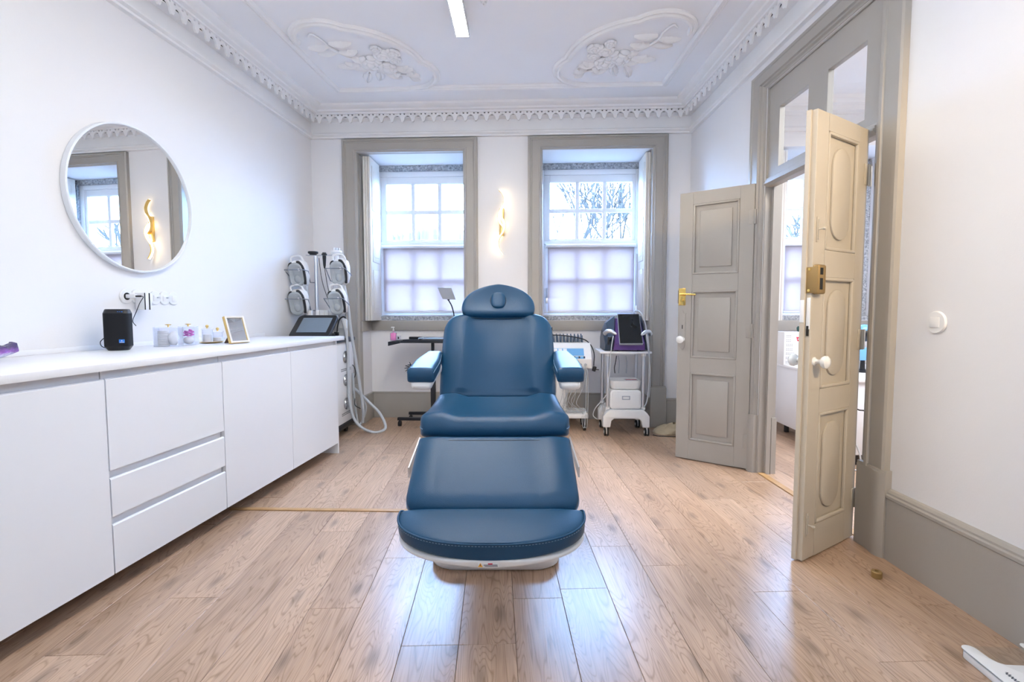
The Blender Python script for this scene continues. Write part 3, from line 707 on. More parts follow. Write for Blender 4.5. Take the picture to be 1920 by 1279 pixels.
# ------------------------------------------------------------ double doors
def door_leaf(name, hinge, free, label, W_, H, ovals):
    d = Vector(free)-Vector(hinge); rz = math.atan2(d.y, d.x)
    o = sempty(name, label, (hinge[0], hinge[1], 0.008), rz)
    pm = 'warmlit_grey' if ovals else 'grey'
    T = 0.042; P = ((0.15, 0.675), (0.785, 1.295), (1.415, 1.94)); x0, x1 = 0.095, W_-0.10
    mb = MB()
    mb.bb(0, x0, -T, 0, 0, H, 0.003).bb(x1, W_, -T, 0, 0, H, 0.003)
    zz = [0] + [v for p in P for v in p] + [H]
    for k in range(0, 8, 2): mb.bb(x0, x1, -T, 0, zz[k], zz[k+1])
    if ovals:   # rebated meeting edge
        mb.bb(W_, W_+0.014, -T, -T*0.52, 0, H, 0.002)
    obj('leaf_frame', mb, pm, o, smooth=False)
    for z0, z1 in P:
        mb = MB().bb(x0, x1, -T+0.012, -0.014, z0, z1)
        # bolection bead around the field
        for a in ((x0, x1, z0, z0+0.016), (x0, x1, z1-0.016, z1), (x0, x0+0.016, z0, z1), (x1-0.016, x1, z0, z1)):
            mb.bb(a[0], a[1], -0.014, 0.003, a[2], a[3], 0.006)
            mb.bb(a[0], a[1], -T-0.003, -T+0.012, a[2], a[3], 0.005)
        pn = obj('panel', mb, pm, o, ang=0.5)
        m_ = MB()
        if ovals:
            cx = (x0+x1)/2; hw = 0.082; zc0, zc1 = z0+0.055+hw, z1-0.055-hw; out = []
            for k in range(13): a = PI*k/12; out.append((cx+hw*math.cos(a), zc1+hw*math.sin(a)))
            for k in range(13): a = PI+PI*k/12; out.append((cx+hw*math.cos(a), zc0+hw*math.sin(a)))
            m_.prism(out, 0.010, Matrix.Translation((0, -0.0145, 0)) @ Matrix.Rotation(PI/2, 4, 'X') @ Matrix.Diagonal((1, 1, -1, 1)), 0.003)
        else:
            m_.bb(x0+0.050, x1-0.050, -0.0145, -0.004, z0+0.055, z1-0.055, 0.003)
        obj('raised_field', m_, pm, pn)
    for z in (0.20, 1.0, 1.80):
        hg = MB().cyl((-0.006, 0.004, z-0.05), (-0.006, 0.004, z+0.05), 0.008, n=10).bb(-0.004, 0.035, 0.0, 0.003, z-0.05, z+0.05, 0.001).bb(-0.045, -0.006, -0.003, 0.001, z-0.05, z+0.05, 0.001)
        obj('hinge', hg, pm, o)
    return o
def porcelain_knob(mb, c, s_):
    x, y, z = c
    return mb.lathe([(0.020, 0), (0.020, 0.004), (0.012, 0.010), (0.010, 0.022), (0.012, 0.030), (0.024, 0.036), (0.029, 0.046), (0.028, 0.056), (0.018, 0.064), (0.004, 0.067)], (x, y, z), (0, s_, 0), 20)
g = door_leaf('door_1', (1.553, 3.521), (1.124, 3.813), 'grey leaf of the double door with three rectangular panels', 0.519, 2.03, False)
W_ = 0.519
obj('lock_plate', MB().bb(W_-0.056, W_-0.004, 0, 0.006, 1.185, 1.315, 0.002).cyl((W_-0.03, 0.006, 1.222), (W_-0.03, 0.016, 1.222), 0.012).cyl((W_-0.03, 0.012, 1.222), (W_-0.03, 0.020, 1.222), 0.006), 'brass', g)['label'] = 'polished brass lock plate'
obj('lever_handle', MB().cyl((W_-0.03, 0.006, 1.268), (W_-0.03, 0.044, 1.268), 0.009).tube([(W_-0.026, 0.044, 1.268), (W_-0.08, 0.046, 1.268), (W_-0.142, 0.042, 1.264)], 0.0075, 10, 4), 'brass', g)['label'] = 'brass lever handle'
obj('latch_plate', MB().bb(W_, W_+0.004, -0.038, -0.004, 1.20, 1.30, 0.001), 'darksteel', g)
esc = [(-0.022, -0.13), (-0.012, -0.145), (0, -0.16), (0.012, -0.145), (0.022, -0.13), (0.022, 0.11), (0.028, 0.125), (0.010, 0.125), (0, 0.15), (-0.010, 0.125), (-0.028, 0.125), (-0.022, 0.11)]
obj('escutcheon', MB().prism(esc, 0.004, Matrix.Translation((W_-0.036, 0.0, 1.0)) @ Matrix.Rotation(PI/2, 4, 'X') @ Matrix.Diagonal((1, 1, -1, 1)), 0.001), 'grey', g)
obj('keyhole', MB().bb(W_-0.039, W_-0.033, 0.003, 0.0046, 1.005, 1.035), 'hole_shade', g)
obj('knob', porcelain_knob(MB(), (W_-0.036, 0.003, 0.925), 1), 'porcelain', g)['label'] = 'white porcelain knob'
obj('knob', porcelain_knob(MB(), (W_-0.036, -0.045, 0.925), -1), 'porcelain', g)['label'] = 'white porcelain knob on the far side'

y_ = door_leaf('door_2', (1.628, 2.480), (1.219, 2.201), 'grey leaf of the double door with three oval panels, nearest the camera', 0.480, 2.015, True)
W_ = 0.480
obj('rim_lock', MB().bb(W_-0.062, W_+0.004, 0.0, 0.030, 1.215, 1.345, 0.010, 3).bb(W_-0.004, W_+0.006, -0.030, 0.026, 1.220, 1.335, 0.002), 'bronze', y_)['label'] = 'bronze coloured rim lock with two slots'
obj('lock_slot', MB().bb(W_-0.030, W_-0.006, 0.026, 0.0306, 1.300, 1.330).bb(W_-0.030, W_-0.006, 0.026, 0.0306, 1.235, 1.285), 'hole_shade', y_)
obj('lock_screw', MB().cyl((W_+0.004, -0.01, 1.325), (W_+0.008, -0.01, 1.325), 0.006).cyl((W_+0.004, -0.01, 1.232), (W_+0.008, -0.01, 1.232), 0.006), 'brass', y_)
obj('knob', porcelain_knob(MB(), (W_-0.040, 0.0, 0.915), 1), 'porcelain', y_)['label'] = 'white porcelain knob'
obj('knob', porcelain_knob(MB(), (W_-0.040, -0.042, 0.915), -1), 'porcelain', y_)['label'] = 'white porcelain knob on the far side'
obj('strike_plate', MB().bb(W_+0.0145, W_+0.017, -0.040, -0.022, 1.09, 1.19, 0.001).bb(W_+0.001, W_+0.004, -0.018, -0.002, 1.06, 1.20, 0.001), 'winwhite', y_)
obj('mortise', MB().bb(W_+0.0005, W_+0.0045, -0.016, -0.006, 1.03, 1.075), 'hole_shade', y_)
for zb, nm in ((1.50, 'bolt'), (0.165, 'bolt')):
    mb = MB().bb(W_-0.036, W_-0.020, 0, 0.004, zb-0.055, zb+0.055, 0.002).bb(W_-0.031, W_-0.025, 0.004, 0.009, zb-0.045, zb+0.045, 0.002).lathe([(0.004, 0), (0.003, 0.012), (0.007, 0.020), (0.006, 0.028), (0.002, 0.031)], (W_-0.028, 0.008, zb), (0, 1, 0), 12)
    obj(nm, mb, 'warmlit_grey', y_)

# ------------------------------------------------------------ cabinets along the left wall
FD = 0.684          # distance of the fronts from the wall
def cab_root(label, u0, group='white handleless base cabinets'):
    return thing('base_cabinet', label, 'cabinet', LW(0.004, u0, 0), AL, group)
def carcass(t, wdt, end=False):
    mb = MB().bb(0.0, FD-0.022, 0.002, wdt-0.002, 0.088, 0.912, 0.001)
    obj('carcass', mb, 'cab', t, smooth=False)
    obj('kickboard', MB().bb(0.03, 0.30, 0.004, wdt-0.004, 0.0, 0.088), 'cab', t, smooth=False)
def front(t, name, v0, v1, z0, z1):
    # J-pull front: thin lip at the top
    mb = MB().loft([[Vector((x, v, z)) for x, z in ((FD-0.020, z0), (FD, z0), (FD, z1-0.006), (FD-0.004, z1), (FD-0.010, z1), (FD-0.020, z1-0.016))] for v in (v0, v1)])
    return obj(name, mb, 'cab', t, ang=0.4)
UN = (1.225, 1.890, 2.556, 3.212, 3.868)
t = cab_root('white handleless cabinet door nearest the camera, left of the drawers', UN[0]); carcass(t, UN[1]-UN[0]); front(t, 'door', 0.002, UN[1]-UN[0]-0.0025, 0.086, 0.884)
t = cab_root('white handleless cabinet with three drawer fronts', UN[1]); wd = UN[2]-UN[1]; carcass(t, wd)
front(t, 'drawer', 0.002, wd-0.0025, 0.512, 0.884); front(t, 'drawer', 0.002, wd-0.0025, 0.322, 0.480); front(t, 'drawer', 0.002, wd-0.0025, 0.086, 0.290)
t = cab_root('white handleless cabinet door right of the drawers', UN[2]); carcass(t, UN[3]-UN[2]); front(t, 'door', 0.002, UN[3]-UN[2]-0.0012, 0.086, 0.884)
t = cab_root('white handleless cabinet door at the far end of the row', UN[3]); wd = UN[4]-UN[3]; carcass(t, wd, True); front(t, 'door', 0.0012, wd-0.002, 0.086, 0.884)
obj('end_panel', MB().bb(0.0, FD, wd-0.0015, wd+0.016, 0.0, 0.912, 0.001), 'cab', t, smooth=False)
t = thing('worktop', 'long white laminate worktop over the base cabinets', 'worktop', LW(0.003, 0, 0), AL)
obj('slab', MB().bb(0.0, 0.705, 1.20, 3.99, 0.9165, 0.946, 0.002), 'top', t)
obj('upstand', MB().bb(0.0, 0.012, 1.20, 3.99, 0.946, 0.972, 0.002), 'top', t)
ZT = 0.9465

# ------------------------------------------------------------ wall mirror
MU, MZ, MR = 2.785, 1.797, 0.418
t = thing('wall_mirror', 'round white framed mirror on the left wall', 'mirror', LW(0.002, MU, MZ), AL)
mb = MB(); rings = []
for k in range(72):
    a = 2*PI*k/72
    rings.append([Vector((x, r*math.cos(a), r*math.sin(a))) for r, x in ((MR-0.014, 0.0), (MR, 0.0), (MR, 0.030), (MR-0.005, 0.033), (MR-0.010, 0.031), (MR-0.012, 0.018))])
obj('frame', mb.loft(rings, closed_v=True), 'winwhite', t, ang=0.5)
obj('mirror_glass', MB().cyl((0.014, 0, 0), (0.0195, 0, 0), MR-0.0125, n=72), 'mirror', t)

# ------------------------------------------------------------ sockets on the left wall
def plate_shape(ys, r=0.042, th=0.008):
    mb = MB()
    for y in ys: mb.lathe([(r, 0), (r, th*0.6), (r-0.003, th), (0.001, th)], (0, y, 0), (1, 0, 0), 36)
    return mb
t = thing('wall_socket', 'white double round socket beneath the mirror with plugs in it', 'socket', LW(0.001, 2.705, 1.238), AL)
obj('plate', plate_shape((0, 0.070)), 'plastic', t)
obj('socket_well', MB().lathe([(0.021, 0), (0.021, 0.0012), (0.001, 0.0012)], (0.0078, 0, 0), (1, 0, 0), 24), 'hole_shade', t)
t = thing('usb_plug', 'white plug with a thin black cable in the left socket', 'plug', LW(0.010, 2.705, 1.238), AL)
obj('plug_body', MB().bb(0, 0.055, -0.012, 0.012, -0.011, 0.011, 0.004), 'plastic', t)
obj('cable_plug', MB().cyl((0.055, 0, 0), (0.085, 0.002, 0.0), 0.005, n=10), 'black', t)
def wl(d, du, dz): return (d, du, dz)
obj('cable', MB().tube([(0.085, 0.002, 0), (0.100, 0.0, -0.006), (0.095, -0.020, -0.04), (0.080, -0.03, -0.09), (0.085, -0.055, -0.125), (0.115, -0.09, -0.145), (0.16, -0.12, -0.165)], 0.0022, 6, 6), 'black', t)
t = thing('adapter_box', 'white rectangular adapter with dark stripes plugged in under the mirror', 'adapter', LW(0.010, 2.775, 1.238), AL)
obj('shell', MB().bb(0, 0.060, -0.020, 0.034, -0.078, 0.022, 0.004), 'plastic', t)
obj('stripe', MB().bb(0.0602, 0.0615, 0.010, 0.018, -0.077, 0.021).bb(0.0602, 0.0615, -0.020, -0.014, -0.077, 0.021), 'screen', t)
t = thing('data_socket', 'white triple round wall plate right of the plugs', 'socket', LW(0.001, 2.902, 1.234), AL)
obj('plate', plate_shape((0, 0.071, 0.142)), 'plastic', t)
for k, y in enumerate((0, 0.071, 0.142)):
    obj('insert', MB().bb(0.008, 0.0105, y-0.017, y+0.017, -0.020, 0.016, 0.001).bb(0.0105, 0.0115, y-0.014, y-0.001, 0.0, 0.013, 0.0005), 'plastic', t)
    if k < 2: obj('coax_stub', MB().cyl((0.0105, y+0.010, 0.002), (0.024, y+0.010, 0.002), 0.0045, n=12), 'steel', t)
# light switch on the right wall
t = thing('light_switch', 'white round light switch on the right wall beside the door', 'switch', RW(0.001, 2.075, 1.102), PI+AR)
obj('plate', plate_shape((0,), 0.046, 0.009), 'plastic', t)
obj('rocker', MB().box((0.011, 0, 0), (0.006, 0.042, 0.042), (0, 0, 0.10), 0.002), 'plastic', t)

# ------------------------------------------------------------ ceiling light and wall sconce
t = thing('ceiling_light', 'long white LED strip light on the ceiling', 'light', (-0.462, 2.35, ZC), 0.02)
LH = 1.13
obj('housing', MB().bb(-0.045, 0.045, -LH, LH, -0.022, -0.001, 0.003).bb(-0.045, -0.041, -LH, LH, -0.0585, -0.021).bb(0.041, 0.045, -LH, LH, -0.0585, -0.021).bb(-0.045, 0.045, -LH-0.004, -LH+0.001, -0.061, -0.001).bb(-0.045, 0.045, LH-0.001, LH+0.004, -0.061, -0.001), 'plastic', t)
obj('diffuser', MB().bb(-0.0405, 0.0405, -LH+0.002, LH-0.002, -0.060, -0.0225, 0.003), 'led', t)

t = thing('wall_sconce', 'wavy gold and white LED sconce on the wall between the windows', 'sconce', at(941, 416, YB) , 0)
sc_o = at(941, 416, YB)
def sc(zx, zy):      # sconce outline in its own plane, metres
    p = at(900+zx/8, 330+zy/8, YB-0.05); return (p.x-sc_o.x, p.z-sc_o.z)
obj('back_plate', MB().bb(-0.023, 0.023, -0.030, -0.001, -0.138, 0.125, 0.003), 'gold', t)
A_ = [sc(*q) for q in ((285, 210), (332, 262), (365, 350), (345, 440), (300, 510), (270, 600), (282, 690), (340, 768))]
B_ = [sc(*q) for q in ((308, 603), (362, 670), (382, 750), (350, 850), (292, 935), (274, 1030), (298, 1110), (343, 1172))]
def ribbon(pts, off0, off1, y0, y1):
    P = catmull([Vector((x, 0, z)) for x, z in pts], 8); rings = []
    for i, p in enumerate(P):
        tg = (P[min(i+1, len(P)-1)]-P[max(i-1, 0)]).normalized(); n_ = Vector((-tg.z, 0, tg.x))
        rings.append([p+n_*o+Vector((0, y, 0)) for o, y in ((off0, y0), (off1, y0), (off1, y1), (off0, y1))])
    return MB().loft(rings)
def half(P, a, b_): return P[a:b_]
obj('gold_ribbon', ribbon(A_, -0.0040, 0.0005, -0.066, -0.032), 'gold', t); obj('light_ribbon', ribbon(A_[:5], 0.0006, 0.0045, -0.052, -0.034), 'ledwarm', t); obj('light_ribbon', ribbon(A_[3:], 0.0006, 0.0105, -0.064, -0.034), 'ledwarm', t)
obj('gold_ribbon', ribbon(B_, -0.0005, 0.0040, -0.070, -0.036), 'gold', t); obj('light_ribbon', ribbon(B_[:5], -0.0105, -0.0006, -0.068, -0.038), 'ledwarm', t); obj('light_ribbon', ribbon(B_[3:], -0.0045, -0.0006, -0.056, -0.038), 'ledwarm', t)

# ------------------------------------------------------------ helper: build in world coordinates under a root
def wobj(name, mb, m, root, **k):
    mt = Matrix.Translation(root.location) @ Matrix.Rotation(root.rotation_euler.z, 4, 'Z')
    bmesh.ops.transform(mb.bm, matrix=mt.inverted(), verts=mb.bm.verts)
    return obj(name, mb, m, root, **k)
def lerp_path(P, v):
    L_ = [0]
    for a, b_ in zip(P, P[1:]): L_.append(L_[-1]+(b_-a).length)
    d = v*L_[-1]
    for i in range(len(P)-1):
        if d <= L_[i+1] or i == len(P)-2:
            t = (d-L_[i])/max(1e-9, L_[i+1]-L_[i]); return P[i].lerp(P[i+1], t), L_[-1]
def sgnpow(x, p): return math.copysign(abs(x)**p, x)
def cushion(P, w, h, ne=5.0, rows=36, n=56, sculpt=None, er=(0.03, 0.03), nrm=None, side=(1, 0, 0)):
    """upholstered slab along the path P (its mid-thickness line); w(v) half width, h(v) thickness; top is on the `up` side"""
    P = [Vector(p) for p in P]; P = catmull(P, 8) if len(P) > 2 else P
    X = Vector(side).normalized(); rings = []; tot = lerp_path(P, 1)[1]; info = []
    vs = []
    for i in range(rows+1):     # denser towards both ends
        t = i/rows; vs.append(0.5-0.5*math.cos(PI*t))
    for v in vs:
        c, _ = lerp_path(P, v); c2, _ = lerp_path(P, min(1, v+0.004)); c1, _ = lerp_path(P, max(0, v-0.004))
        tg = (c2-c1).normalized(); N = X.cross(tg).normalized()
        if nrm and N.dot(Vector(nrm)) < 0: N = -N
        k = 1.0; inset = 0.0
        for dd, r in ((v*tot, er[0]), ((1-v)*tot, er[1])):
            if r and dd < r: q = math.sqrt(max(0, 1-(1-dd/r)**2)); k = min(k, max(0.04, q)); inset = max(inset, (1-q)*r*0.7)
        W2 = max(w(v)-inset, 0.002); H2 = h(v)/2; ring = []
        for j in range(n):
            a = 2*PI*j/n; sx = sgnpow(math.cos(a), 2/ne); sy = sgnpow(math.sin(a), 2/ne)
            top = max(0, sy)
            ring.append(c + X*(W2*sx) + N*(H2*k*sy + (sculpt(sx, v)*top*k if sculpt else 0)))
        rings.append(ring); info.append((c, X, N, W2, H2*k))
    return MB().loft(rings), info
def edge_pts(info, s_, q=0.62, out=1.0):
    return [c + X*(s_*(W2*out)) + N*(H2*q) for c, X, N, W2, H2 in info]
def sst(x): x = max(0, min(1, x)); return x*x*(3-2*x)

# ------------------------------------------------------------ treatment chair
CX, CY = -0.178, 2.45
ch = thing('treatment_chair', 'dark blue leatherette reclining treatment chair on white base', 'chair', (CX, CY, 0), 0.045)
def yz(Y, z): return Vector((0, Y-CY, z))
# base
mb = MB(); rings = []
def rrect(hx, hy, r, z, cy=0, n=6):
    out = []
    for (sx, sy, a0) in ((1, 1, 0), (-1, 1, PI/2), (-1, -1, PI), (1, -1, 1.5*PI)):
        for k in range(n+1): a = a0+PI/2*k/n; out.append(Vector((sx*(hx-r)+r*math.cos(a), cy+sy*(hy-r)+r*math.sin(a), z)))
    return out
for hx, hy, r, z in ((0.275, 0.375, 0.10, 0.0), (0.292, 0.385, 0.11, 0.008), (0.296, 0.388, 0.11, 0.045), (0.288, 0.380, 0.11, 0.072), (0.265, 0.355, 0.10, 0.088), (0.20, 0.29, 0.08, 0.098), (0.17, 0.24, 0.06, 0.11)): rings.append(rrect(hx, hy, r, z, 0.02))
obj('base', MB().loft(rings), 'plastic', ch, ang=0.9)['label'] = 'white moulded plastic base'
mb = MB().loft([rrect(0.15, 0.22, 0.05, z, 0.03) for z in (0.10, 0.30, 0.42)]).loft([rrect(0.215, 0.25, 0.05, z, 0.02) for z in (0.40, 0.575)])
obj('column', mb, 'plastic', ch, ang=0.6)
# seat
def seat_sc(x, v): return 0.020*sst((abs(x)*0.31-0.155)/0.07) - 0.010*math.sin(PI*min(1, v*1.05))*(1-x*x) + 0.004*sst((v-0.75)/0.2)
mb, info = cushion([yz(2.535, 0.668), yz(2.30, 0.645), yz(2.04, 0.645)], lambda v: 0.306+0.020*v, lambda v: 0.098, 6.5, sculpt=seat_sc, er=(0.05, 0.055), nrm=(0, 0, 1))
s_ = obj('seat', mb, 'leather', ch, ang=1.2)
for q in (-1, 1): obj('seam', MB().tube(edge_pts(info[4:-3], q, 0.1, 1.001), 0.0022, 6), 'thread', s_)
# backrest
B0, B1 = yz(2.515, 0.690), yz(2.752, 1.150); tb = (B1-B0).normalized(); nb = Vector((0, -tb.z, tb.y))
def bw(v):
    d = (1-v)*0.517; w0 = 0.306-0.010*v+0.006*math.sin(PI*v); r = 0.125
    return w0-(r*(1-math.sqrt(max(0, 1-(1-d/r)**2))) if d < r else 0)
def back_sc(x, v):
    xb = 0.150-0.030*math.sin(PI*min(1, max(0, (v-0.05)/0.8)))+0.03*(v < 0.08); X = abs(x)*0.30
    return 0.034*sst((X-xb)/0.048)*(0.35+0.65*math.sin(PI*min(1, 0.1+v*0.85))) + 0.006*math.sin(PI*v)
mb, info = cushion([B0-nb*0.045, B1-nb*0.045], bw, lambda v: 0.088, 5.5, rows=44, sculpt=back_sc, er=(0.03, 0.045), nrm=nb)
s_ = obj('backrest', mb, 'leather', ch, ang=1.2)
for q in (-1, 1): obj('seam', MB().tube(edge_pts(info[3:-4], q, 0.1, 1.001), 0.0022, 6), 'thread', s_)
obj('button', MB().cyl(B0.lerp(B1, 0.82)+Vector((0.292, 0, 0))-nb*0.035, B0.lerp(B1, 0.82)+Vector((0.305, 0, 0))-nb*0.033, 0.009), 'black', s_)
mb, info = cushion([B0-nb*0.105+tb*0.03, B1-nb*0.105-tb*0.02], lambda v: bw(v)*0.96, lambda v: 0.03, 5, rows=16, n=32, er=(0.01, 0.02), nrm=nb)
obj('back_shell', mb, 'plastic', ch, ang=1.0)
# headrest
H0, H1 = yz(2.705, 1.128), yz(2.790, 1.300); th = (H1-H0).normalized(); nh = Vector((0, -th.z, th.y))
def hw_(v): return 0.206*(math.sqrt(max(0, 1-((v-0.24)/0.76)**2.3)) if v > 0.24 else 1-0.10*((0.24-v)/0.24)**1.6)
mb, info = cushion([H0-nh*0.03, H1-nh*0.03], hw_, lambda v: 0.066, 5, rows=36, er=(0.03, 0.0), nrm=nh, sculpt=lambda x, v: -0.014*(1-x*x)*math.sin(PI*v)+0.004)
hd = obj('headrest', mb, 'leather', ch, ang=1.2)
for q in (0.35, 0.0, -0.4): obj('seam', MB().tube([p+Vector((0, 0, -0.002)) for p in [info[3][0]+Vector((x_, 0, 0))*1.0+info[3][2]*(info[3][4]*q)+Vector((0, -0.004, -0.010*(1-(x_/0.2)**2))) for x_ in [-0.185+0.037*k for k in range(11)]]], 0.0018, 6), 'leather2', hd)
hc = H0.lerp(H1, 0.49)-nh*0.012
mb, info2 = cushion([hc-th*0.052, hc+th*0.052], lambda v: 0.039*(1-abs(2*v-1)**3.2)**0.5+0.002, lambda v: 0.042, 4, rows=18, n=32, er=(0.012, 0.012), nrm=nh)
pg = obj('face_plug', mb, 'leather', hd, ang=1.2)
loop = [hc+Vector((0.042*math.cos(a), 0, 0))+th*(0.056*math.sin(a))+nh*0.004 for a in [2*PI*k/28 for k in range(28)]]
obj('plug_rim', MB().tube(loop, 0.0045, 8, closed=True), 'leather2', hd, ang=1.2)
obj('headrest_bar', MB().tube([yz(2.84, 1.02), yz(2.83, 1.12), yz(2.80, 1.18)], 0.012, 10, 4), 'steel', ch)
# leg section
def leg_sc(x, v): return 0.014*sst((abs(x)*0.315-0.17)/0.07)*math.sin(PI*(0.1+0.8*v)) + 0.006*math.sin(PI*v)
G0, G1 = yz(2.035, 0.630), yz(1.735, 0.432); tg_ = (G1-G0).normalized(); ng = Vector((0, -tg_.z, tg_.y)); ng = ng if ng.z > 0 else -ng
mb, info = cushion([G0-ng*0.04, G1-ng*0.04], lambda v: 0.320+0.008*v, lambda v: 0.080, 5.5, sculpt=leg_sc, er=(0.025, 0.065), nrm=ng)
s_ = obj('leg_cushion', mb, 'leather', ch, ang=1.2)
for q in (-1, 1): obj('seam', MB().tube(edge_pts(info[3:-3], q, 0.1, 1.001), 0.0022, 6), 'thread', s_)
mb, _i = cushion([G0-ng*0.095, G1-ng*0.095], lambda v: 0.29, lambda v: 0.028, 5, rows=10, n=24, er=(0.01, 0.01), nrm=ng)
obj('leg_shell', mb, 'plastic', ch, ang=1.0)
for q in (-1, 1):
    a, b_ = G0-ng*0.045+Vector((q*0.322, 0.02, 0.0)), G0.lerp(G1, 0.42)-ng*0.05+Vector((q*0.343, 0, 0))
    obj('side_rail', MB().loft([[a+Vector((0.006*q, 0, dz)) for dz in (0.012,)]+[a+Vector((0, 0, dz)) for dz in (0.012, -0.022)]+[a+Vector((0.006*q, 0, -0.022))], [b_+Vector((0.006*q, 0, dz)) for dz in (0.012,)]+[b_+Vector((0, 0, dz)) for dz in (0.012, -0.03)]+[b_+Vector((0.006*q, 0, -0.03))]]), 'steel', ch)
obj('gusset', MB().bb(-0.28, 0.28, -0.45, -0.40, 0.604, 0.612, 0.003), 'leather2', ch)
# foot section, D shaped in plan
F0, F1 = yz(1.735, 0.440), yz(1.535, 0.398); tf = (F1-F0).normalized(); nf = Vector((0, -tf.z, tf.y)); nf = nf if nf.z > 0 else -nf
def fw_(v): return 0.333*(1-max(0, (v-0.22)/0.78)**2.1)**0.40 if v < 0.9995 else 0.01
mb, info = cushion([F0-nf*0.035, F1-nf*0.035], fw_, lambda v: 0.068, 7, rows=56, er=(0.03, 0.0), nrm=nf, sculpt=lambda x, v: 0.006*math.sin(PI*min(1, v+0.1))*(1-x**4))
s_ = obj('foot_cushion', mb, 'leather', ch, ang=1.2)
rim = edge_pts(info[3:], -1, 0.80, 0.997)+edge_pts(info[3:], 1, 0.80, 0.997)[::-1]
obj('piping', MB().tube(rim, 0.0036, 8), 'leather', s_, ang=1.5)
stp = edge_pts(info[3:], -1, 0.58, 1.003)+edge_pts(info[3:], 1, 0.58, 1.003)[::-1]
mb = MB(); stp = [Vector(p) for p in stp]; tot = lerp_path(stp, 1)[1]; nst = int(tot/0.011)
for k in range(nst):
    a, b_ = lerp_path(stp, k/nst)[0], lerp_path(stp, (k+0.6)/nst)[0]; mb.cyl(a, b_, 0.0010, n=5)
st_ = obj('stitching', mb, 'thread', s_); st_['kind'] = 'stuff'
mb, info = cushion([F0-nf*0.082-tf*0.0, F1-nf*0.082+tf*0.004], lambda v: fw_(v)*0.995, lambda v: 0.026, 3, rows=40, er=(0.008, 0.0), nrm=nf)
shl = obj('foot_shell', mb, 'plastic', ch, ang=1.0)
# warning sticker on the shell
pc = F1-nf*0.082+tf*0.0046+Vector((-0.006, 0, 0))
stk = obj('sticker', MB().box(pc, (0.068, 0.0012, 0.018), None, 0.0004), 'paper', ch)
obj('warning_triangle', MB().prism([(-0.008, -0.0065), (0.008, -0.0065), (0, 0.0072)], 0.0006, Matrix.Translation(pc+Vector((-0.026, -0.0006, 0))) @ Matrix.Rotation(PI/2, 4, 'X')), 'orange', stk, smooth=False)
obj('print_lines', MB().bb(pc.x-0.015, pc.x+0.030, pc.y-0.0011, pc.y-0.0004, pc.z-0.0012, pc.z+0.0008).bb(pc.x-0.012, pc.x+0.031, pc.y-0.0011, pc.y-0.0004, pc.z-0.0052, pc.z-0.0034).bb(pc.x-0.027, pc.x-0.0252, pc.y-0.0013, pc.y-0.0006, pc.z-0.003, pc.z+0.003), 'ink', stk, smooth=False)
obj('print_band', MB().bb(pc.x-0.001, pc.x+0.014, pc.y-0.0011, pc.y-0.0004, pc.z+0.002, pc.z+0.006), 'red', stk, smooth=False)
# armrests
for q in (-1, 1):
    A0, A1 = Vector((q*0.345, 0.20, 0.905)), Vector((q*0.345, -0.245, 0.852))
    mb, info = cushion([A0, (A0+A1)/2+Vector((0, 0, 0.004)), A1], lambda v: 0.042+0.020*sst(v*1.6), lambda v: 0.052+0.014*v, 7.5, rows=34, n=48, er=(0.018, 0.016), nrm=(0, 0, 1), sculpt=lambda x, v: 0.006*(1-x**4))
    ar = obj('armrest', mb, 'leather', ch, ang=1.2)
    lp = edge_pts(info[3:-3], -1, 0.55, 1.0)+edge_pts(info[3:-3], 1, 0.55, 1.0)[::-1]
    obj('seam', MB().tube(lp, 0.0016, 6, closed=True), 'thread', ar)
    mb, _i = cushion([A0+Vector((-q*0.02, 0.03, -0.05)), (A0+A1)/2+Vector((-q*0.004, 0, -0.05)), A1+Vector((0, 0.008, -0.046))], lambda v: 0.030+0.020*v, lambda v: 0.050, 3, rows=20, n=28, er=(0.02, 0.03), nrm=(0, 0, 1))
    obj('arm_shell', mb, 'plastic', ar, ang=1.0)
    obj('arm_bracket', MB().box((q*0.315, 0.215, 0.865), (0.030, 0.07, 0.085), None, 0.008), 'black', ar)

# ------------------------------------------------------------ things on the worktop
t = thing('speaker', 'black cloth covered speaker standing on the white worktop', 'speaker', LW(0.148, 2.50, ZT), AL+0.55)
mb = MB(); rings = []
for hx, hy, z in ((0.043, 0.036, 0.0), (0.047, 0.040, 0.006), (0.056, 0.049, 0.022), (0.056, 0.049, 0.195), (0.050, 0.043, 0.214), (0.047, 0.040, 0.217)): rings.append(rrect(hx, hy, 0.024, z))
obj('body', MB().loft(rings[2:4]), 'cloth', t, ang=0.9)
obj('foot', MB().loft(rings[:3]), 'black', t, ang=0.9); obj('cap', MB().loft(rings[3:]), 'black', t, ang=0.9)
lb = obj('label_plate', MB().bb(0.012, 0.036, -0.0505, -0.0488, 0.040, 0.058, 0.0006), 'bluelabel', t)
obj('emblem', MB().prism([(-0.004, 0), (-0.0012, 0.0012), (0, 0.004), (0.0012, 0.0012), (0.004, 0), (0.0012, -0.0012), (0, -0.004), (-0.0012, -0.0012)], 0.0006, Matrix.Translation((0.024, -0.0505, 0.0515)) @ Matrix.Rotation(PI/2, 4, 'X')).bb(0.015, 0.033, -0.0511, -0.0503, 0.0425, 0.0450), 'paper', lb, smooth=False)
obj('button_row', MB().bb(0.010, 0.014, -0.0480, -0.0440, 0.202, 0.204).bb(0.018, 0.022, -0.0480, -0.044, 0.202, 0.204).bb(0.026, 0.032, -0.0480, -0.044, 0.2015, 0.2045), 'bluelabel', t, smooth=False)
obj('cable', MB().tube([(-0.055, 0.02, 0.075), (-0.085, 0.03, 0.045), (-0.080, 0.03, 0.020), (-0.060, 0.035, 0.010), (-0.04, 0.05, 0.005)], 0.0022, 6, 5), 'black', t)

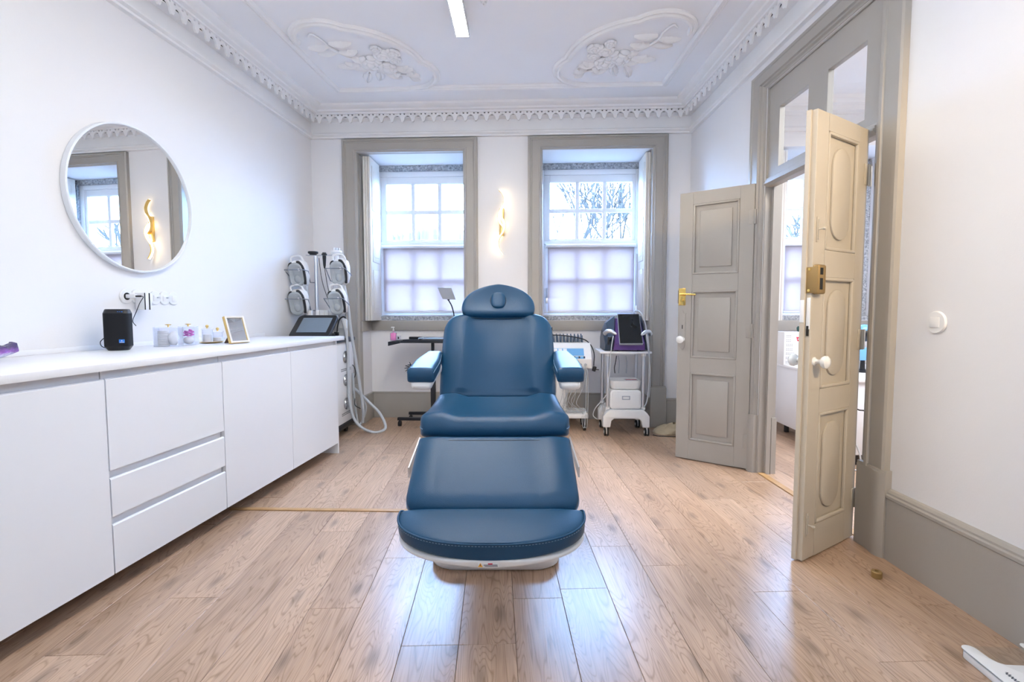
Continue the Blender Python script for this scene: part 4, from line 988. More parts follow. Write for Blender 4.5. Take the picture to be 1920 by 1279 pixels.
def acrylic_box(label, loc, rz, L1, W1, H1, fill):
    t = thing('storage_box', label, 'box', loc, rz); th = 0.003
    mb = MB().bb(-L1, L1, -W1, -W1+th, 0.003, H1).bb(-L1, L1, W1-th, W1, 0.003, H1).bb(-L1, -L1+th, -W1+th, W1-th, 0.003, H1).bb(L1-th, L1, -W1+th, W1-th, 0.003, H1).bb(-L1, L1, -W1, W1, 0, 0.003)
    obj('acrylic_shell', mb, 'acrylic', t, smooth=False)
    obj('lid', MB().bb(-L1-0.001, L1+0.001, -W1-0.001, W1+0.001, H1+0.0005, H1+0.005, 0.001), 'acrylic', t)
    k = MB().lathe([(0.006, 0), (0.004, 0.005), (0.004, 0.010), (0.010, 0.014), (0.009, 0.017), (0.003, 0.016)], (0, 0, H1+0.005), n=16)
    k.tube([(-0.016, 0, H1+0.020), (-0.006, 0, H1+0.017), (0.006, 0, H1+0.017), (0.016, 0, H1+0.020)], 0.002, 6, 3)
    obj('gold_knob', k, 'gold', t)
    return t
b1 = acrylic_box('clear acrylic box of cotton pads on the worktop', LW(0.195, 2.775, ZT), AL+0.40, 0.062, 0.045, 0.108, None)
t = thing('cotton_pads', 'stack of white cotton pads inside the clear box', 'cotton', b1.location+Vector((0, 0, 0.0034)), AL+0.40)
for k in range(9):
    obj('pad', MB().lathe([(0.028, 0), (0.0285, 0.002), (0.028, 0.008), (0.001, 0.008)], (-0.026, 0, 0.0005+k*0.0100), n=20), 'cotton', t)
mb = MB().sph((0.024, 0, 0.044), 0.029, 16, (1, 1, 1.42)); bmesh.ops.transform(mb.bm, matrix=Matrix.Identity(4), verts=mb.bm.verts)
rr = random.Random(4)
for v in mb.bm.verts: v.co += Vector((rr.uniform(-1, 1), rr.uniform(-1, 1), rr.uniform(-1, 1)))*0.0025
obj('cotton_wad', mb, 'cotton', t, ang=3)
b2 = acrylic_box('clear acrylic box holding pink flower petals', LW(0.205, 2.915, ZT), AL+0.40, 0.044, 0.036, 0.108, None)
t = thing('pink_flower', 'magenta fabric flower inside the clear box', 'flower', b2.location+Vector((0, 0, 0.0034)), AL+0.40)
obj('filler', MB().sph((0, 0, 0.024), 0.023, 14, (1.3, 1.1, 1)), 'cotton', t)
rr = random.Random(9)
for k in range(16):
    a = k*2.4; r = 0.006+0.020*math.sqrt(k/16)
    obj('petal', MB().sph((r*math.cos(a), r*math.sin(a)*0.85, 0.074+rr.uniform(-0.022, 0.014)), 0.012, 10, (1.0, 0.75, 0.35), Matrix.Rotation(rr.uniform(-0.9, 0.9), 4, 'X') @ Matrix.Rotation(a, 4, 'Z')), 'pinkpetal', t)
tr_ = thing('gold_tray', 'oval gold tray under two glass jars', 'tray', LW(0.215, 3.10, ZT), AL+0.2)
obj('dish', MB().lathe([(0.045, 0), (0.052, 0.002), (0.062, 0.008), (0.060, 0.009), (0.050, 0.005), (0.001, 0.004)], n=36), 'gold', tr_)
for v in tr_.children[0].data.vertices: v.co.y *= 1.55
def jar(label, du, dd, H1, R, fill):
    t = thing('glass_jar', label, 'jar', LW(0.215+dd, 3.10+du, ZT+0.0062), AL)
    obj('glass_wall', MB().lathe([(R, 0), (R, H1), (R-0.002, H1), (R-0.002, 0.003), (0.001, 0.003)], n=28), 'acrylic', t)
    obj('lid', MB().lathe([(R+0.003, H1+0.0006), (R+0.003, H1+0.006), (R-0.004, H1+0.008), (0.001, H1+0.008)], n=28), 'acrylic', t)
    obj('gold_knob', MB().lathe([(0.007, H1+0.008), (0.004, H1+0.012), (0.009, H1+0.018), (0.010, H1+0.023), (0.007, H1+0.029), (0.001, H1+0.031)], n=16), 'gold', t)
    obj('filling', MB().lathe([(R-0.004, 0.004), (R-0.004, fill), (R-0.008, fill+0.003), (0.001, fill+0.004)], n=20), 'cotton', t)
    return t
jar('taller clear glass jar with gold knob on the gold tray', -0.038, 0.0, 0.082, 0.031, 0.050)
jar('shorter clear glass jar with gold knob on the gold tray', 0.040, 0.012, 0.062, 0.031, 0.026)
t = thing('photo_frame', 'small gold photo frame leaning on its stand on the worktop', 'frame', LW(0.455, 3.035, ZT), 1.20)
tl = Matrix.Rotation(-0.32, 4, 'X')
def fbx(x0, x1, y0, y1, z0, z1, bev=0.001):
    m_ = MB().bb(x0, x1, y0, y1, z0, z1, bev); bmesh.ops.transform(m_.bm, matrix=tl, verts=m_.bm.verts); return m_
mb = MB()
fr4 = [(-0.066, 0.066, 0.001, 0.012), (-0.066, 0.066, 0.166, 0.177), (-0.066, -0.055, 0.012, 0.166), (0.055, 0.066, 0.012, 0.166)]
for a in fr4: mb.bb(a[0], a[1], -0.010, 0.012, a[2], a[3], 0.001)
bmesh.ops.transform(mb.bm, matrix=Matrix.Translation((0, 0, 0.004)) @ tl, verts=mb.bm.verts); obj('frame', mb, 'gold', t)
mb = MB()
for a in ((-0.0655, 0.0655, 0.002, 0.0125), (-0.0655, 0.0655, 0.1655, 0.1765), (-0.0655, -0.0545, 0.0125, 0.1655), (0.0545, 0.0655, 0.0125, 0.1655)): mb.bb(a[0], a[1], -0.0125, -0.0102, a[2], a[3])
bmesh.ops.transform(mb.bm, matrix=Matrix.Translation((0, 0, 0.004)) @ tl, verts=mb.bm.verts); obj('face', mb, 'cream', t)
mb = MB().bb(-0.0545, 0.0545, -0.006, -0.003, 0.0125, 0.1655); bmesh.ops.transform(mb.bm, matrix=Matrix.Translation((0, 0, 0.004)) @ tl, verts=mb.bm.verts); obj('mirror_glass', mb, 'mirror', t, smooth=False)
obj('easel_back', MB().prism([(-0.030, 0.0), (0.030, 0.0), (0.020, 0.105), (-0.020, 0.105)], 0.003, Matrix.Translation((0, 0.105, 0.0035)) @ Matrix.Rotation(PI/2+0.60, 4, 'X')), 'brown', t, smooth=False)
t = thing('amethyst_geode', 'purple and white amethyst geode at the near end of the worktop', 'geode', LW(0.165, 1.895, ZT), AL)
mb = MB(); rr = random.Random(3); rings = []
for i in range(15):
    v = i/14; y = -0.16+0.25*v; wd = 0.045*math.sin(PI*(0.12+0.72*v))+0.010; zt = 0.036+0.034*v+rr.uniform(-0.007, 0.007); zb_ = 0.030*max(0, (v-0.55)/0.45)**1.3
    rings.append([Vector((wd*math.cos(a)+rr.uniform(-0.005, 0.005), y+rr.uniform(-0.004, 0.004), zb_+(zt-zb_)*(0.5+0.5*math.sin(a))*(1 if math.sin(a) < 0.8 else 1+rr.uniform(-0.14, 0.06)))) for a in [2*PI*k/18-PI/2 for k in range(18)]])
obj('stone', MB().loft(rings), 'geode', t, smooth=False)

# ------------------------------------------------------------ laser machine in the far left corner
mc = thing('laser_machine', 'white aesthetic laser machine with four handpieces beyond the cabinets', 'machine', (-1.93, 4.36, 0))
wobj('body', MB().bb(-2.14, -1.735, 4.07, 4.655, 0.115, 0.868, 0.012), 'plastic', mc)
wobj('base_tray', MB().bb(-2.15, -1.722, 4.06, 4.665, 0.070, 0.113, 0.006), 'black', mc)
wobj('top_plate', MB().bb(-2.15, -1.722, 4.06, 4.665, 0.870, 0.905, 0.006), 'slate', mc)
for x, y in ((-2.08, 4.13), (-1.79, 4.13), (-2.08, 4.57), (-1.79, 4.55)):
    wobj('caster', MB().cyl((x-0.012, y, 0.031), (x+0.012, y, 0.031), 0.031, n=20).bb(x-0.018, x+0.018, y-0.012, y+0.020, 0.03, 0.071, 0.003), 'black', mc)
for zc in (0.728, 0.512, 0.292):
    c = Vector((-1.735, 4.435, zc)); fan = MB()
    for r in (0.056, 0.042, 0.028): fan.tube([c+Vector((0.006, r*math.cos(a), r*math.sin(a))) for a in [2*PI*k/28 for k in range(28)]], 0.0022, 6, closed=True)
    for k in range(4): a = PI/4*k; fan.cyl(c+Vector((0.006, 0.056*math.cos(a), 0.056*math.sin(a))), c-Vector((-0.006, 0.056*math.cos(a), 0.056*math.sin(a))), 0.0018, n=6)
    f_ = wobj('fan_well', MB().cyl(c, c+Vector((0.0015, 0, 0)), 0.055, n=32), 'black', mc)
    wobj2 = fan; mt = Matrix.Translation(-mc.location); bmesh.ops.transform(fan.bm, matrix=mt, verts=fan.bm.verts); obj('fan_grille', fan, 'steel', f_)
    hub = MB()
    for k in range(6): a = 2*PI*k/6; hub.box(c+Vector((0.003, 0.026*math.cos(a), 0.026*math.sin(a)))-mc.location, (0.002, 0.016, 0.036), Matrix.Rotation(a+0.9, 4, 'X'))
    obj('fan_blades', hub, 'greyplastic', f_, smooth=False)
mb = MB()
for z0 in (0.615, 0.60, 0.205, 0.190):
    for k in range(11): mb.bb(-1.7352, -1.7335, 4.33+0.022*k, 4.343+0.022*k, z0, z0+0.006)
v_ = wobj('vent_slots', mb, 'black', mc, smooth=False); v_['kind'] = 'stuff'
# touch screen, tilted back
sc_ = Matrix.Translation(at(588, 611, 4.17)) @ Matrix.Rotation(-0.90, 4, 'X')
hous = MB().prism([(p.x, p.y) for p in rrect(0.178, 0.152, 0.045, 0)], 0.035, sc_ @ Matrix.Translation((0, 0, -0.035)) @ Matrix.Identity(4), 0.008, 3)
# prism lies in the xy plane with its face towards +z; stand it up
bmesh.ops.transform(hous.bm, matrix=sc_ @ Matrix.Rotation(PI/2, 4, 'X') @ sc_.inverted(), verts=hous.bm.verts)
hs = wobj('screen_housing', hous, 'black', mc)
dsp = MB().box((0, 0, 0), (0.262, 0.196, 0.002)); bmesh.ops.transform(dsp.bm, matrix=sc_ @ Matrix.Rotation(PI/2, 4, 'X') @ Matrix.Translation((0.006, 0.010, 0.0012)), verts=dsp.bm.verts)
bmesh.ops.transform(dsp.bm, matrix=Matrix.Translation(-mc.location), verts=dsp.bm.verts); obj('display', dsp, 'display', hs, smooth=False)
wobj('screen_foot', MB().bb(-1.99, -1.78, 4.10, 4.34, 0.906, 0.955, 0.01), 'black', mc)
# poles, crossbar
p1, p2 = at(592, 480, 4.50), at(627.5, 480, 4.50)
for p in (p1, p2): wobj('pole', MB().cyl((p.x, 4.50, 0.905), (p.x, 4.50, p.z), 0.0165, n=24), 'steel', mc)
wobj('crossbar', MB().bb(p1.x-0.085, p2.x+0.06, 4.475, 4.525, p1.z+0.0005, p1.z+0.010, 0.002), 'acrylic', mc)
q = at(587, 473, 4.5)
wobj('round_applicator', MB().lathe([(0.030, 0), (0.033, 0.008), (0.044, 0.012), (0.046, 0.020), (0.044, 0.030), (0.001, 0.031)], (q.x, 4.50, p1.z+0.010), n=28), 'black', mc)
q = at(608, 478, 4.5)
h_ = MB().lathe([(0.006, -0.12), (0.012, -0.09), (0.017, -0.02), (0.017, 0.0), (0.024, 0.004), (0.026, 0.014), (0.018, 0.018), (0.018, 0.026), (0.001, 0.027)], (q.x, 4.50, p1.z+0.004), n=20)
wobj('slim_applicator', h_, 'black', mc)
wobj('applicator_cable', MB().tube([(q.x, 4.50, p1.z-0.115), (q.x+0.02, 4.52, p1.z-0.30), (q.x+0.06, 4.54, p1.z-0.50), (q.x+0.08, 4.56, 0.96)], 0.003, 6, 6), 'black', mc)
wobj('applicator_cable', MB().tube([(p1.x+0.03, 4.50, p1.z-0.02), (p1.x+0.05, 4.52, p1.z-0.25), (p1.x+0.13, 4.54, p1.z-0.52), (p1.x+0.17, 4.56, 0.95)], 0.003, 6, 6), 'black', mc)
q = at(628.5, 476, 4.5); x_ = q.x+0.02
wobj('pin_applicator', MB().lathe([(0.020, -0.075), (0.021, -0.03), (0.020, 0.0), (0.036, 0.010), (0.040, 0.022), (0.050, 0.026), (0.050, 0.044), (0.046, 0.048), (0.001, 0.049)], (x_, 4.48, p1.z-0.002), n=28), 'plastic', mc)
pin = MB()
for k in range(7): a = 2*PI*k/6; r = 0.026 if k < 6 else 0; pin.cyl((x_+r*math.cos(a), 4.48+r*math.sin(a), p1.z+0.045), (x_+r*math.cos(a), 4.48+r*math.sin(a), p1.z+0.068), 0.008, n=10)
wobj('contact_pins', pin, 'steel', mc)
# handpieces in wire cradles
def handpiece(px, py, Y, tilt=0.0):
    o = at(px, py, Y); R_ = Matrix.Translation(o) @ Matrix.Rotation(tilt, 4, 'Y') @ Matrix.Rotation(0.18, 4, 'X')
    def W(mb): bmesh.ops.transform(mb.bm, matrix=Matrix.Translation(-mc.location) @ R_, verts=mb.bm.verts); return mb
    mb = MB(); rings = []
    for z, hx, hy in ((-0.115, 0.032, 0.030), (-0.105, 0.050, 0.040), (-0.04, 0.070, 0.052), (0.04, 0.076, 0.058), (0.085, 0.070, 0.052), (0.112, 0.050, 0.036), (0.120, 0.03, 0.02)):
        rings.append([Vector((p.x+0.012, p.y+0.045, z)) for p in rrect(hx, hy, min(hx, hy)*0.75, z)])
    h_ = obj('handpiece', W(MB().loft(rings)), 'plastic', mc, ang=1.2)
    lens = MB(); rr_ = []
    for s1, y in ((1.0, -0.008), (1.0, -0.016), (0.93, -0.022), (0.80, -0.020), (0.66, -0.012)):
        rr_.append([Vector((p.x*s1-0.004, y, p.y*s1-0.005)) for p in rrect(0.062, 0.108, 0.055, 0)])
    obj('lens_rim', W(lens.loft(rr_)), 'frostacr', h_, ang=0.9)
    obj('lens', W(MB().sph((0.002, -0.008, -0.045), 0.034, 16, (0.9, 0.6, 1.15)).bb(-0.030, 0.024, -0.013, -0.008, -0.02, 0.055, 0.004)), 'frostacr', h_, ang=1.2)
    obj('dark_trim', W(MB().tube([(0.058, -0.004, -0.10), (0.066, 0.0, -0.03), (0.064, 0.0, 0.05), (0.040, 0.0, 0.10), (0.018, -0.004, 0.106)], 0.012, 8, 5).tube([(-0.062, 0.0, 0.072), (-0.05, -0.002, 0.095), (-0.03, -0.004, 0.103)], 0.009, 8, 4)), 'black', h_, ang=1.2)
    obj('carry_loop', W(MB().tube([(-0.045, 0.03, 0.095), (-0.045, 0.032, 0.140), (-0.02, 0.034, 0.158), (0.03, 0.034, 0.158), (0.058, 0.034, 0.135), (0.075, 0.034, 0.06)], 0.010, 8, 5)), 'plastic', h_, ang=1.2)
    return o
for (px, py, pl, tl_) in ((557, 514, p1, -0.10), (557, 568, p1, -0.10), (634.5, 511, p2, -0.05), (631, 567, p2, -0.12)):
    o = handpiece(px, py, 4.36, tl_)
    z = o.z+0.03; cr = MB()
    if pl is p1: pts = [(p1.x-0.012, 4.495, z-0.10), (p1.x-0.045, 4.47, z-0.10), (o.x+0.085, 4.40, z+0.0), (o.x+0.080, 4.318, z+0.004), (o.x-0.10, 4.318, z+0.004), (o.x-0.085, 4.40, z-0.05)]
    else: pts = [(p2.x+0.012, 4.495, z-0.11), (p2.x-0.02, 4.44, z-0.10), (o.x-0.10, 4.32, z+0.004), (o.x+0.075, 4.318, z+0.004), (o.x+0.115, 4.36, z-0.05), (o.x+0.10, 4.42, z-0.055)]
    cr.tube(pts, 0.0042, 8)
    wobj('wire_cradle', cr, 'wire', mc)
# plugs and sockets behind the screen
mb = MB()
for px in (582, 597, 605, 613, 621): q = at(px, 588, 4.44); mb.bb(q.x-0.018, q.x+0.018, 4.42, 4.46, 0.907, q.z+0.03, 0.004)
wobj('connector_row', mb, 'plastic', mc)
mb = MB()
for px, py in ((629, 590), (632, 606), (641, 605), (647, 606)): q = at(px, py, 4.44); mb.bb(q.x-0.016, q.x+0.016, 4.42, 4.45, q.z-0.05, q.z+0.04, 0.004)
q0, q1 = at(626, 600, 4.46), at(651, 613, 4.46); mb.bb(q0.x, q1.x, 4.455, 4.475, 0.905, q0.z, 0.003)
wobj('socket_rack', mb, 'plastic', mc)
wobj('power_lead', MB().tube([at(648, 596, 4.40), at(643, 594, 4.38), at(636, 600, 4.38), at(633, 612, 4.38), at(632, 624, 4.38)], 0.007, 8, 6).box(at(631, 626, 4.38), (0.04, 0.03, 0.035), None, 0.006), 'black', mc)
# hoses
def hose(pts, r=0.0135):
    wobj('hose', MB().tube([Vector(p) if len(p) == 3 and not isinstance(p[0], int) else at(*p) for p in pts], r, 10, 8), 'hose', mc, ang=1.5)
hose([(637, 590, 4.40), (645, 610, 4.42), (652, 650, 4.44), (653, 700, 4.46), (655, 750, 4.46), (664, 785, 4.48), (680, 803, 4.49), (702, 811, 4.49), (720, 806, 4.53), (722, 795, 4.58), (712, 775, 4.62), (695, 757, 4.64), (675, 738, 4.64), (664, 728, 4.64)])
hose([(645, 535, 4.40), (652, 570, 4.42), (658, 620, 4.46), (668, 680, 4.52), (676, 730, 4.55), (681, 770, 4.57), (680, 792, 4.60)])
hose([(575, 535, 4.42), (577, 560, 4.45), (579, 585, 4.48), (580, 600, 4.50)], 0.013)
hose([(572, 590, 4.44), (575, 602, 4.48), (577, 612, 4.5)], 0.013)
hose([(662, 700, 4.6), (664, 740, 4.6), (668, 775, 4.62), (673, 797, 4.6), (683, 780, 4.66), (686, 762, 4.66), (678, 745, 4.66)], 0.010)
wobj('cable_loop', MB().tube([at(658, 682, 4.62), at(664, 688, 4.6), at(667, 700, 4.6), at(663, 710, 4.62), at(659, 706, 4.62)], 0.004, 6, 6).tube([at(659, 735, 4.62), at(665, 745, 4.6), at(666, 760, 4.6), at(676, 766, 4.62)], 0.004, 6, 6), 'black', mc)

# ------------------------------------------------------------ black tray table by the left window
tb_ = thing('tray_table', 'black height adjustable tray table in front of the left window', 'table', (-1.02, 4.88, 0))
zt_ = at(780, 640, 4.75).z
xl, xr = at(752, 640, 4.75).x, at(868, 640, 4.75).x
tp = wobj('table_top', MB().bb(xl, xr, 4.72, 5.06, zt_-0.016, zt_+0.004, 0.004), 'darksteel', tb_)
a = at(729, 640, 4.75)
mb = MB().loft([[Vector((a.x, y, zt_-0.045)), Vector((xl-0.004, y, zt_-0.018)), Vector((xl-0.004, y, zt_+0.004)), Vector((a.x, y, zt_-0.004))] for y in (4.72, 5.06)])
wobj('side_flap', mb, 'darksteel', tb_, smooth=False)
mb = MB().bb(xl+0.01, xr, 5.02, 5.05, zt_+0.004, zt_+0.03, 0.003).bb(xl+0.02, xr, 4.73, 4.742, zt_+0.004, zt_+0.016, 0.002)
wobj('rim', mb, 'darksteel', tb_)
px_ = at(812, 700, 4.88).x
wobj('post', MB().bb(px_-0.014, px_+0.014, 4.866, 4.894, 0.35, zt_-0.018, 0.003), 'darksteel', tb_)
wobj('outer_post', MB().bb(px_-0.023, px_+0.023, 4.857, 4.903, 0.085, 0.58, 0.003).bb(px_-0.028, px_+0.028, 4.852, 4.908, 0.56, 0.60, 0.004), 'darksteel', tb_)
wobj('clamp_knob', MB().cyl((px_+0.02, 4.88, 0.572), (px_+0.055, 4.88, 0.572), 0.006).cyl((px_+0.05, 4.88, 0.572), (px_+0.068, 4.88, 0.572), 0.020, n=10).sph((px_+0.06, 4.88, 0.596), 0.010, 10).sph((px_+0.06, 4.88, 0.548), 0.010, 10), 'black', tb_)
wobj('foot_bar', MB().bb(-1.345, -0.74, 4.75, 4.79, 0.062, 0.090, 0.003), 'darksteel', tb_)
wobj('foot_bar', MB().bb(-1.30, -0.74, 5.02, 5.06, 0.062, 0.090, 0.003), 'darksteel', tb_)
wobj('cross_bar', MB().bb(px_-0.02, px_+0.02, 4.79, 5.02, 0.060, 0.085, 0.003), 'darksteel', tb_)
for x, y in ((-1.325, 4.77), (-0.76, 4.77), (-1.28, 5.04), (-0.76, 5.04)):
    wobj('caster', MB().cyl((x-0.014, y, 0.026), (x-0.002, y, 0.026), 0.026, n=18).cyl((x+0.002, y, 0.026), (x+0.014, y, 0.026), 0.026, n=18).cyl((x, y, 0.02), (x, y, 0.062), 0.008), 'black', tb_)
t = thing('soap_dispenser', 'clear pump bottle of pink soap on the black table flap', 'bottle', (at(738, 637, 4.80).x, 4.80, zt_+0.002))
obj('liquid', MB().bb(-0.026, 0.026, -0.020, 0.020, 0.005, 0.078, 0.006), 'pink', t)
obj('bottle_wall', MB().bb(-0.031, 0.031, -0.025, 0.025, 0.0, 0.082, 0.008).lathe([(0.014, 0.080), (0.012, 0.090), (0.011, 0.098)], n=16), 'acrylic', t)
obj('pump', MB().cyl((0, 0, 0.098), (0, 0, 0.112), 0.010).cyl((0, 0, 0.112), (0, 0, 0.128), 0.004).bb(-0.022, 0.010, -0.007, 0.007, 0.128, 0.140, 0.003), 'plastic', t)
obj('pump_tube', MB().cyl((0, 0, 0.02), (0, 0, 0.099), 0.004), 'pink', t)
t = thing('small_pot', 'small white pot with a black mark beside the pink soap', 'pot', (at(747, 632, 4.82).x, 4.84, zt_+0.006))
obj('cup', MB().lathe([(0.018, 0), (0.020, 0.045), (0.018, 0.045), (0.017, 0.004), (0.001, 0.004)], n=20), 'acrylic', t)
obj('mark', MB().bb(-0.008, 0.008, -0.0205, -0.0185, 0.012, 0.034, 0.001), 'black', t)
t = thing('instrument_tray', 'flat steel tray lying on the black table', 'tray', (at(815, 634, 4.88).x+0.02, 4.89, zt_+0.0045))
mb = MB().bb(-0.16, 0.20, -0.10, 0.10, 0.0, 0.004, 0.001)
mb.tube([(-0.165, -0.105, 0.022), (0.205, -0.105, 0.022), (0.205, 0.105, 0.022), (-0.165, 0.105, 0.022)], 0.004, 8, closed=True)
for x in (-0.163, 0.203):
    for y in (-0.103, 0.103): mb.cyl((x, y, 0.002), (x, y, 0.022), 0.003, n=8)
obj('dish', mb, 'steel', t)
t = thing('phone_holder', 'white square panel on a black gooseneck above the tray table', 'holder', (at(851, 640, 5.02).x+0.02, 5.035, zt_+0.031))
a = at(851, 640, 5.02)
wobj('gooseneck', MB().tube([(a.x+0.02, 5.035, zt_+0.035), (a.x+0.015, 5.02, zt_+0.14), at(851, 590, 5.00), at(847, 574, 4.98), at(841, 563, 4.97)], 0.0065, 8, 6), 'black', t)
wobj('clamp', MB().bb(a.x, a.x+0.04, 5.015, 5.055, zt_+0.032, zt_+0.06, 0.004), 'black', t)
pn = [at(820, 539, 4.93), at(846, 540, 4.93), at(854, 562, 4.96), at(830, 561, 4.96)]
nn = (pn[1]-pn[0]).cross(pn[3]-pn[0]).normalized()
wobj('panel', MB().loft([[p for p in pn], [p+nn*(-0.012 if nn.y < 0 else 0.012) for p in pn]]), 'greyplastic', t, smooth=False)
wobj('mount', MB().sph(at(841, 562, 4.975), 0.012, 10), 'black', t)
t = thing('blue_brush', 'dark blue frilled brush behind the left armrest', 'brush', at(770, 690, 4.90), 0)
tc_ = at(770, 690, 4.90); mb = MB(); rr = random.Random(5)
for k in range(14):
    a = rr.uniform(1.9, 3.6); l = rr.uniform(0.05, 0.09)
    mb.tube([(0.02, 0, 0), (0.02+math.cos(a)*l*0.5, rr.uniform(-0.02, 0.02), 0.005+math.sin(a)*l*0.4), (0.02+math.cos(a)*l, rr.uniform(-0.02, 0.02), math.sin(a)*l+rr.uniform(-0.01, 0.01))], 0.0045, 6, 3)
obj('bristles', mb, 'slate', t); 
obj('handle', MB().tube([(0.01, 0, 0), (0.07, 0, 0.008), (0.12, -0.003, -0.005), (px_-tc_.x-0.05, -0.01, -0.02)], 0.009, 8, 4), 'black', t)

# ------------------------------------------------------------ electrode device behind the chair, right
ed = thing('electrotherapy_unit', 'white electrode therapy console on a stand behind the right armrest', 'device', (0.30, 4.80, 0))
z1_, z2_ = at(1080, 646, 4.72).z, at(1080, 690, 4.68).z
xa, xb = 0.05, at(1109, 675, 4.68).x
mb = MB().loft([[Vector((x, y, z)) for y, z in ((4.66, z2_), (4.655, z2_+0.085), (4.80, z1_+0.010), (4.93, z1_+0.012), (4.93, z2_))] for x in (xa, xb)])
wobj('console', mb, 'plastic', ed, ang=0.3)
mb = MB()
mtp = Vector((0, 0.145, z1_+0.010-z2_-0.085)).normalized(); npp = Vector((0, -mtp.z, mtp.y))
b0 = Vector((0, 4.655, z2_+0.085))
def onp(x, v, lift=0.001): return Vector((x, b0.y+mtp.y*v, b0.z+mtp.z*v))+npp*lift
def quad(mb, x0, x1, v0, v1, h=0.002):
    return mb.loft([[onp(x0, v0, 0), onp(x1, v0, 0), onp(x1, v1, 0), onp(x0, v1, 0)], [onp(x0, v0, h), onp(x1, v0, h), onp(x1, v1, h), onp(x0, v1, h)]])
wobj('blue_panel', quad(quad(MB(), xa+0.01, xb-0.07, 0.045, 0.135), xa+0.01, xb-0.07, 0.008, 0.036), 'bluepanel', ed, smooth=False)
mb = MB()
for k in range(6): quad(mb, xa+0.02+0.046*k, xa+0.056+0.046*k, 0.050, 0.085, 0.003); quad(mb, xa+0.02+0.046*k, xa+0.056+0.046*k, 0.092, 0.130, 0.003)
wobj('white_keys', mb, 'plastic', ed, smooth=False)
NCH = 10
mb = MB(); mk = MB()
for k in range(NCH):
    x = xa+0.03+(xb-0.10-xa)*k/(NCH-1)
    quad(mb, x-0.008, x+0.008, 0.012, 0.034, 0.005); mk.cyl((x+0.01, 4.656, z2_+0.035), (x+0.01, 4.632, z2_+0.035), 0.013, n=14)
wobj('key_row', mb, 'ink', ed, smooth=False); wobj('dial_row', mk, 'greyplastic', ed)
wobj('rear_rack', MB().bb(xa, xb-0.06, 4.90, 4.925, z1_+0.013, z1_+0.085, 0.004), 'plastic', ed)
for k in range(13):
    x = xa+0.02+k*(xb-0.10-xa)/12
    wobj('electrode_clip', MB().box((x, 4.885, z1_+0.055), (0.012, 0.02, 0.085), (0, random.uniform(-0.1, 0.1), 0), 0.003).box((x+0.011, 4.870, z1_+0.045), (0.007, 0.02, 0.075), (0, random.uniform(-0.1, 0.1), 0), 0.002), 'clip', ed)
wobj('column', MB().bb(0.235, 0.335, 4.76, 4.86, 0.165, z2_-0.001, 0.006), 'plastic', ed)
wobj('base_shelf', MB().bb(xa+0.05, at(1102, 790, 4.66).x, 4.62, 4.95, 0.125, 0.165, 0.006), 'plastic', ed)
for x in (xa+0.09, at(1096, 790, 4.66).x):
    for y in (4.66, 4.90): wobj('caster', MB().cyl((x-0.012, y, 0.028), (x+0.012, y, 0.028), 0.028, n=18).bb(x-0.016, x+0.016, y-0.014, y+0.014, 0.03, 0.124, 0.003), 'black', ed)
rr = random.Random(12)
for k in range(NCH):
    x = xa+0.04+(xb-0.10-xa)*k/(NCH-1); sw = rr.uniform(-0.10, 0.10); zb_ = rr.uniform(0.19, 0.30)
    wobj('lead_wire', MB().tube([(x, 4.632, z2_+0.035), (x, 4.612, z2_-0.03), (x+sw*0.3, 4.62, 0.42), (x+sw, 4.64, zb_), (x+sw*0.4+0.05, 4.66, 0.185), (x+sw-0.04, 4.70, 0.19), (x+sw*1.2, 4.64, 0.32), (x+sw*0.5, 4.625, z2_-0.02)], 0.0028, 6, 6), 'hose', ed, ang=1.5)
for dx in (0.0, 0.02):
    xe = at(1098, 700, 4.60).x+dx
    wobj('lead_wire', MB().tube([(xe-0.03, 4.632, z2_+0.03), (xe, 4.60, z2_-0.04), (xe+0.005, 4.60, 0.35), (xe, 4.60, 0.08), (xe-0.02, 4.60, 0.045), (xe-0.03, 4.61, 0.12), (xe-0.02, 4.64, 0.19)], 0.0028, 6, 6), 'hose', ed, ang=1.5)
wobj('mains_lead', MB().tube([(xa+0.02, 4.85, z1_+0.07), (xa+0.2, 4.845, z1_+0.085), (xb-0.10, 4.85, z1_+0.055), (xb-0.01, 4.82, z1_+0.01), (xb+0.03, 4.74, z1_-0.08), (xb+0.025, 4.70, z2_+0.02)], 0.0055, 8, 6).box((xb+0.03, 4.70, z2_-0.01), (0.036, 0.03, 0.05), (0, 0.3, 0), 0.008).cyl((xb+0.04, 4.70, z2_-0.015), (xb+0.075, 4.70, z2_-0.02), 0.004), 'black', ed)

# ------------------------------------------------------------ white trolley with the purple device
tl0 = thing('trolley', 'white wheeled trolley beneath the right window', 'trolley', (0.87, 4.64, 0))
def wx(px, Y, py=720): return at(px, py, Y).x
x0, x1 = wx(1131, 4.47), wx(1219, 4.45)
mb = MB(); prof = []
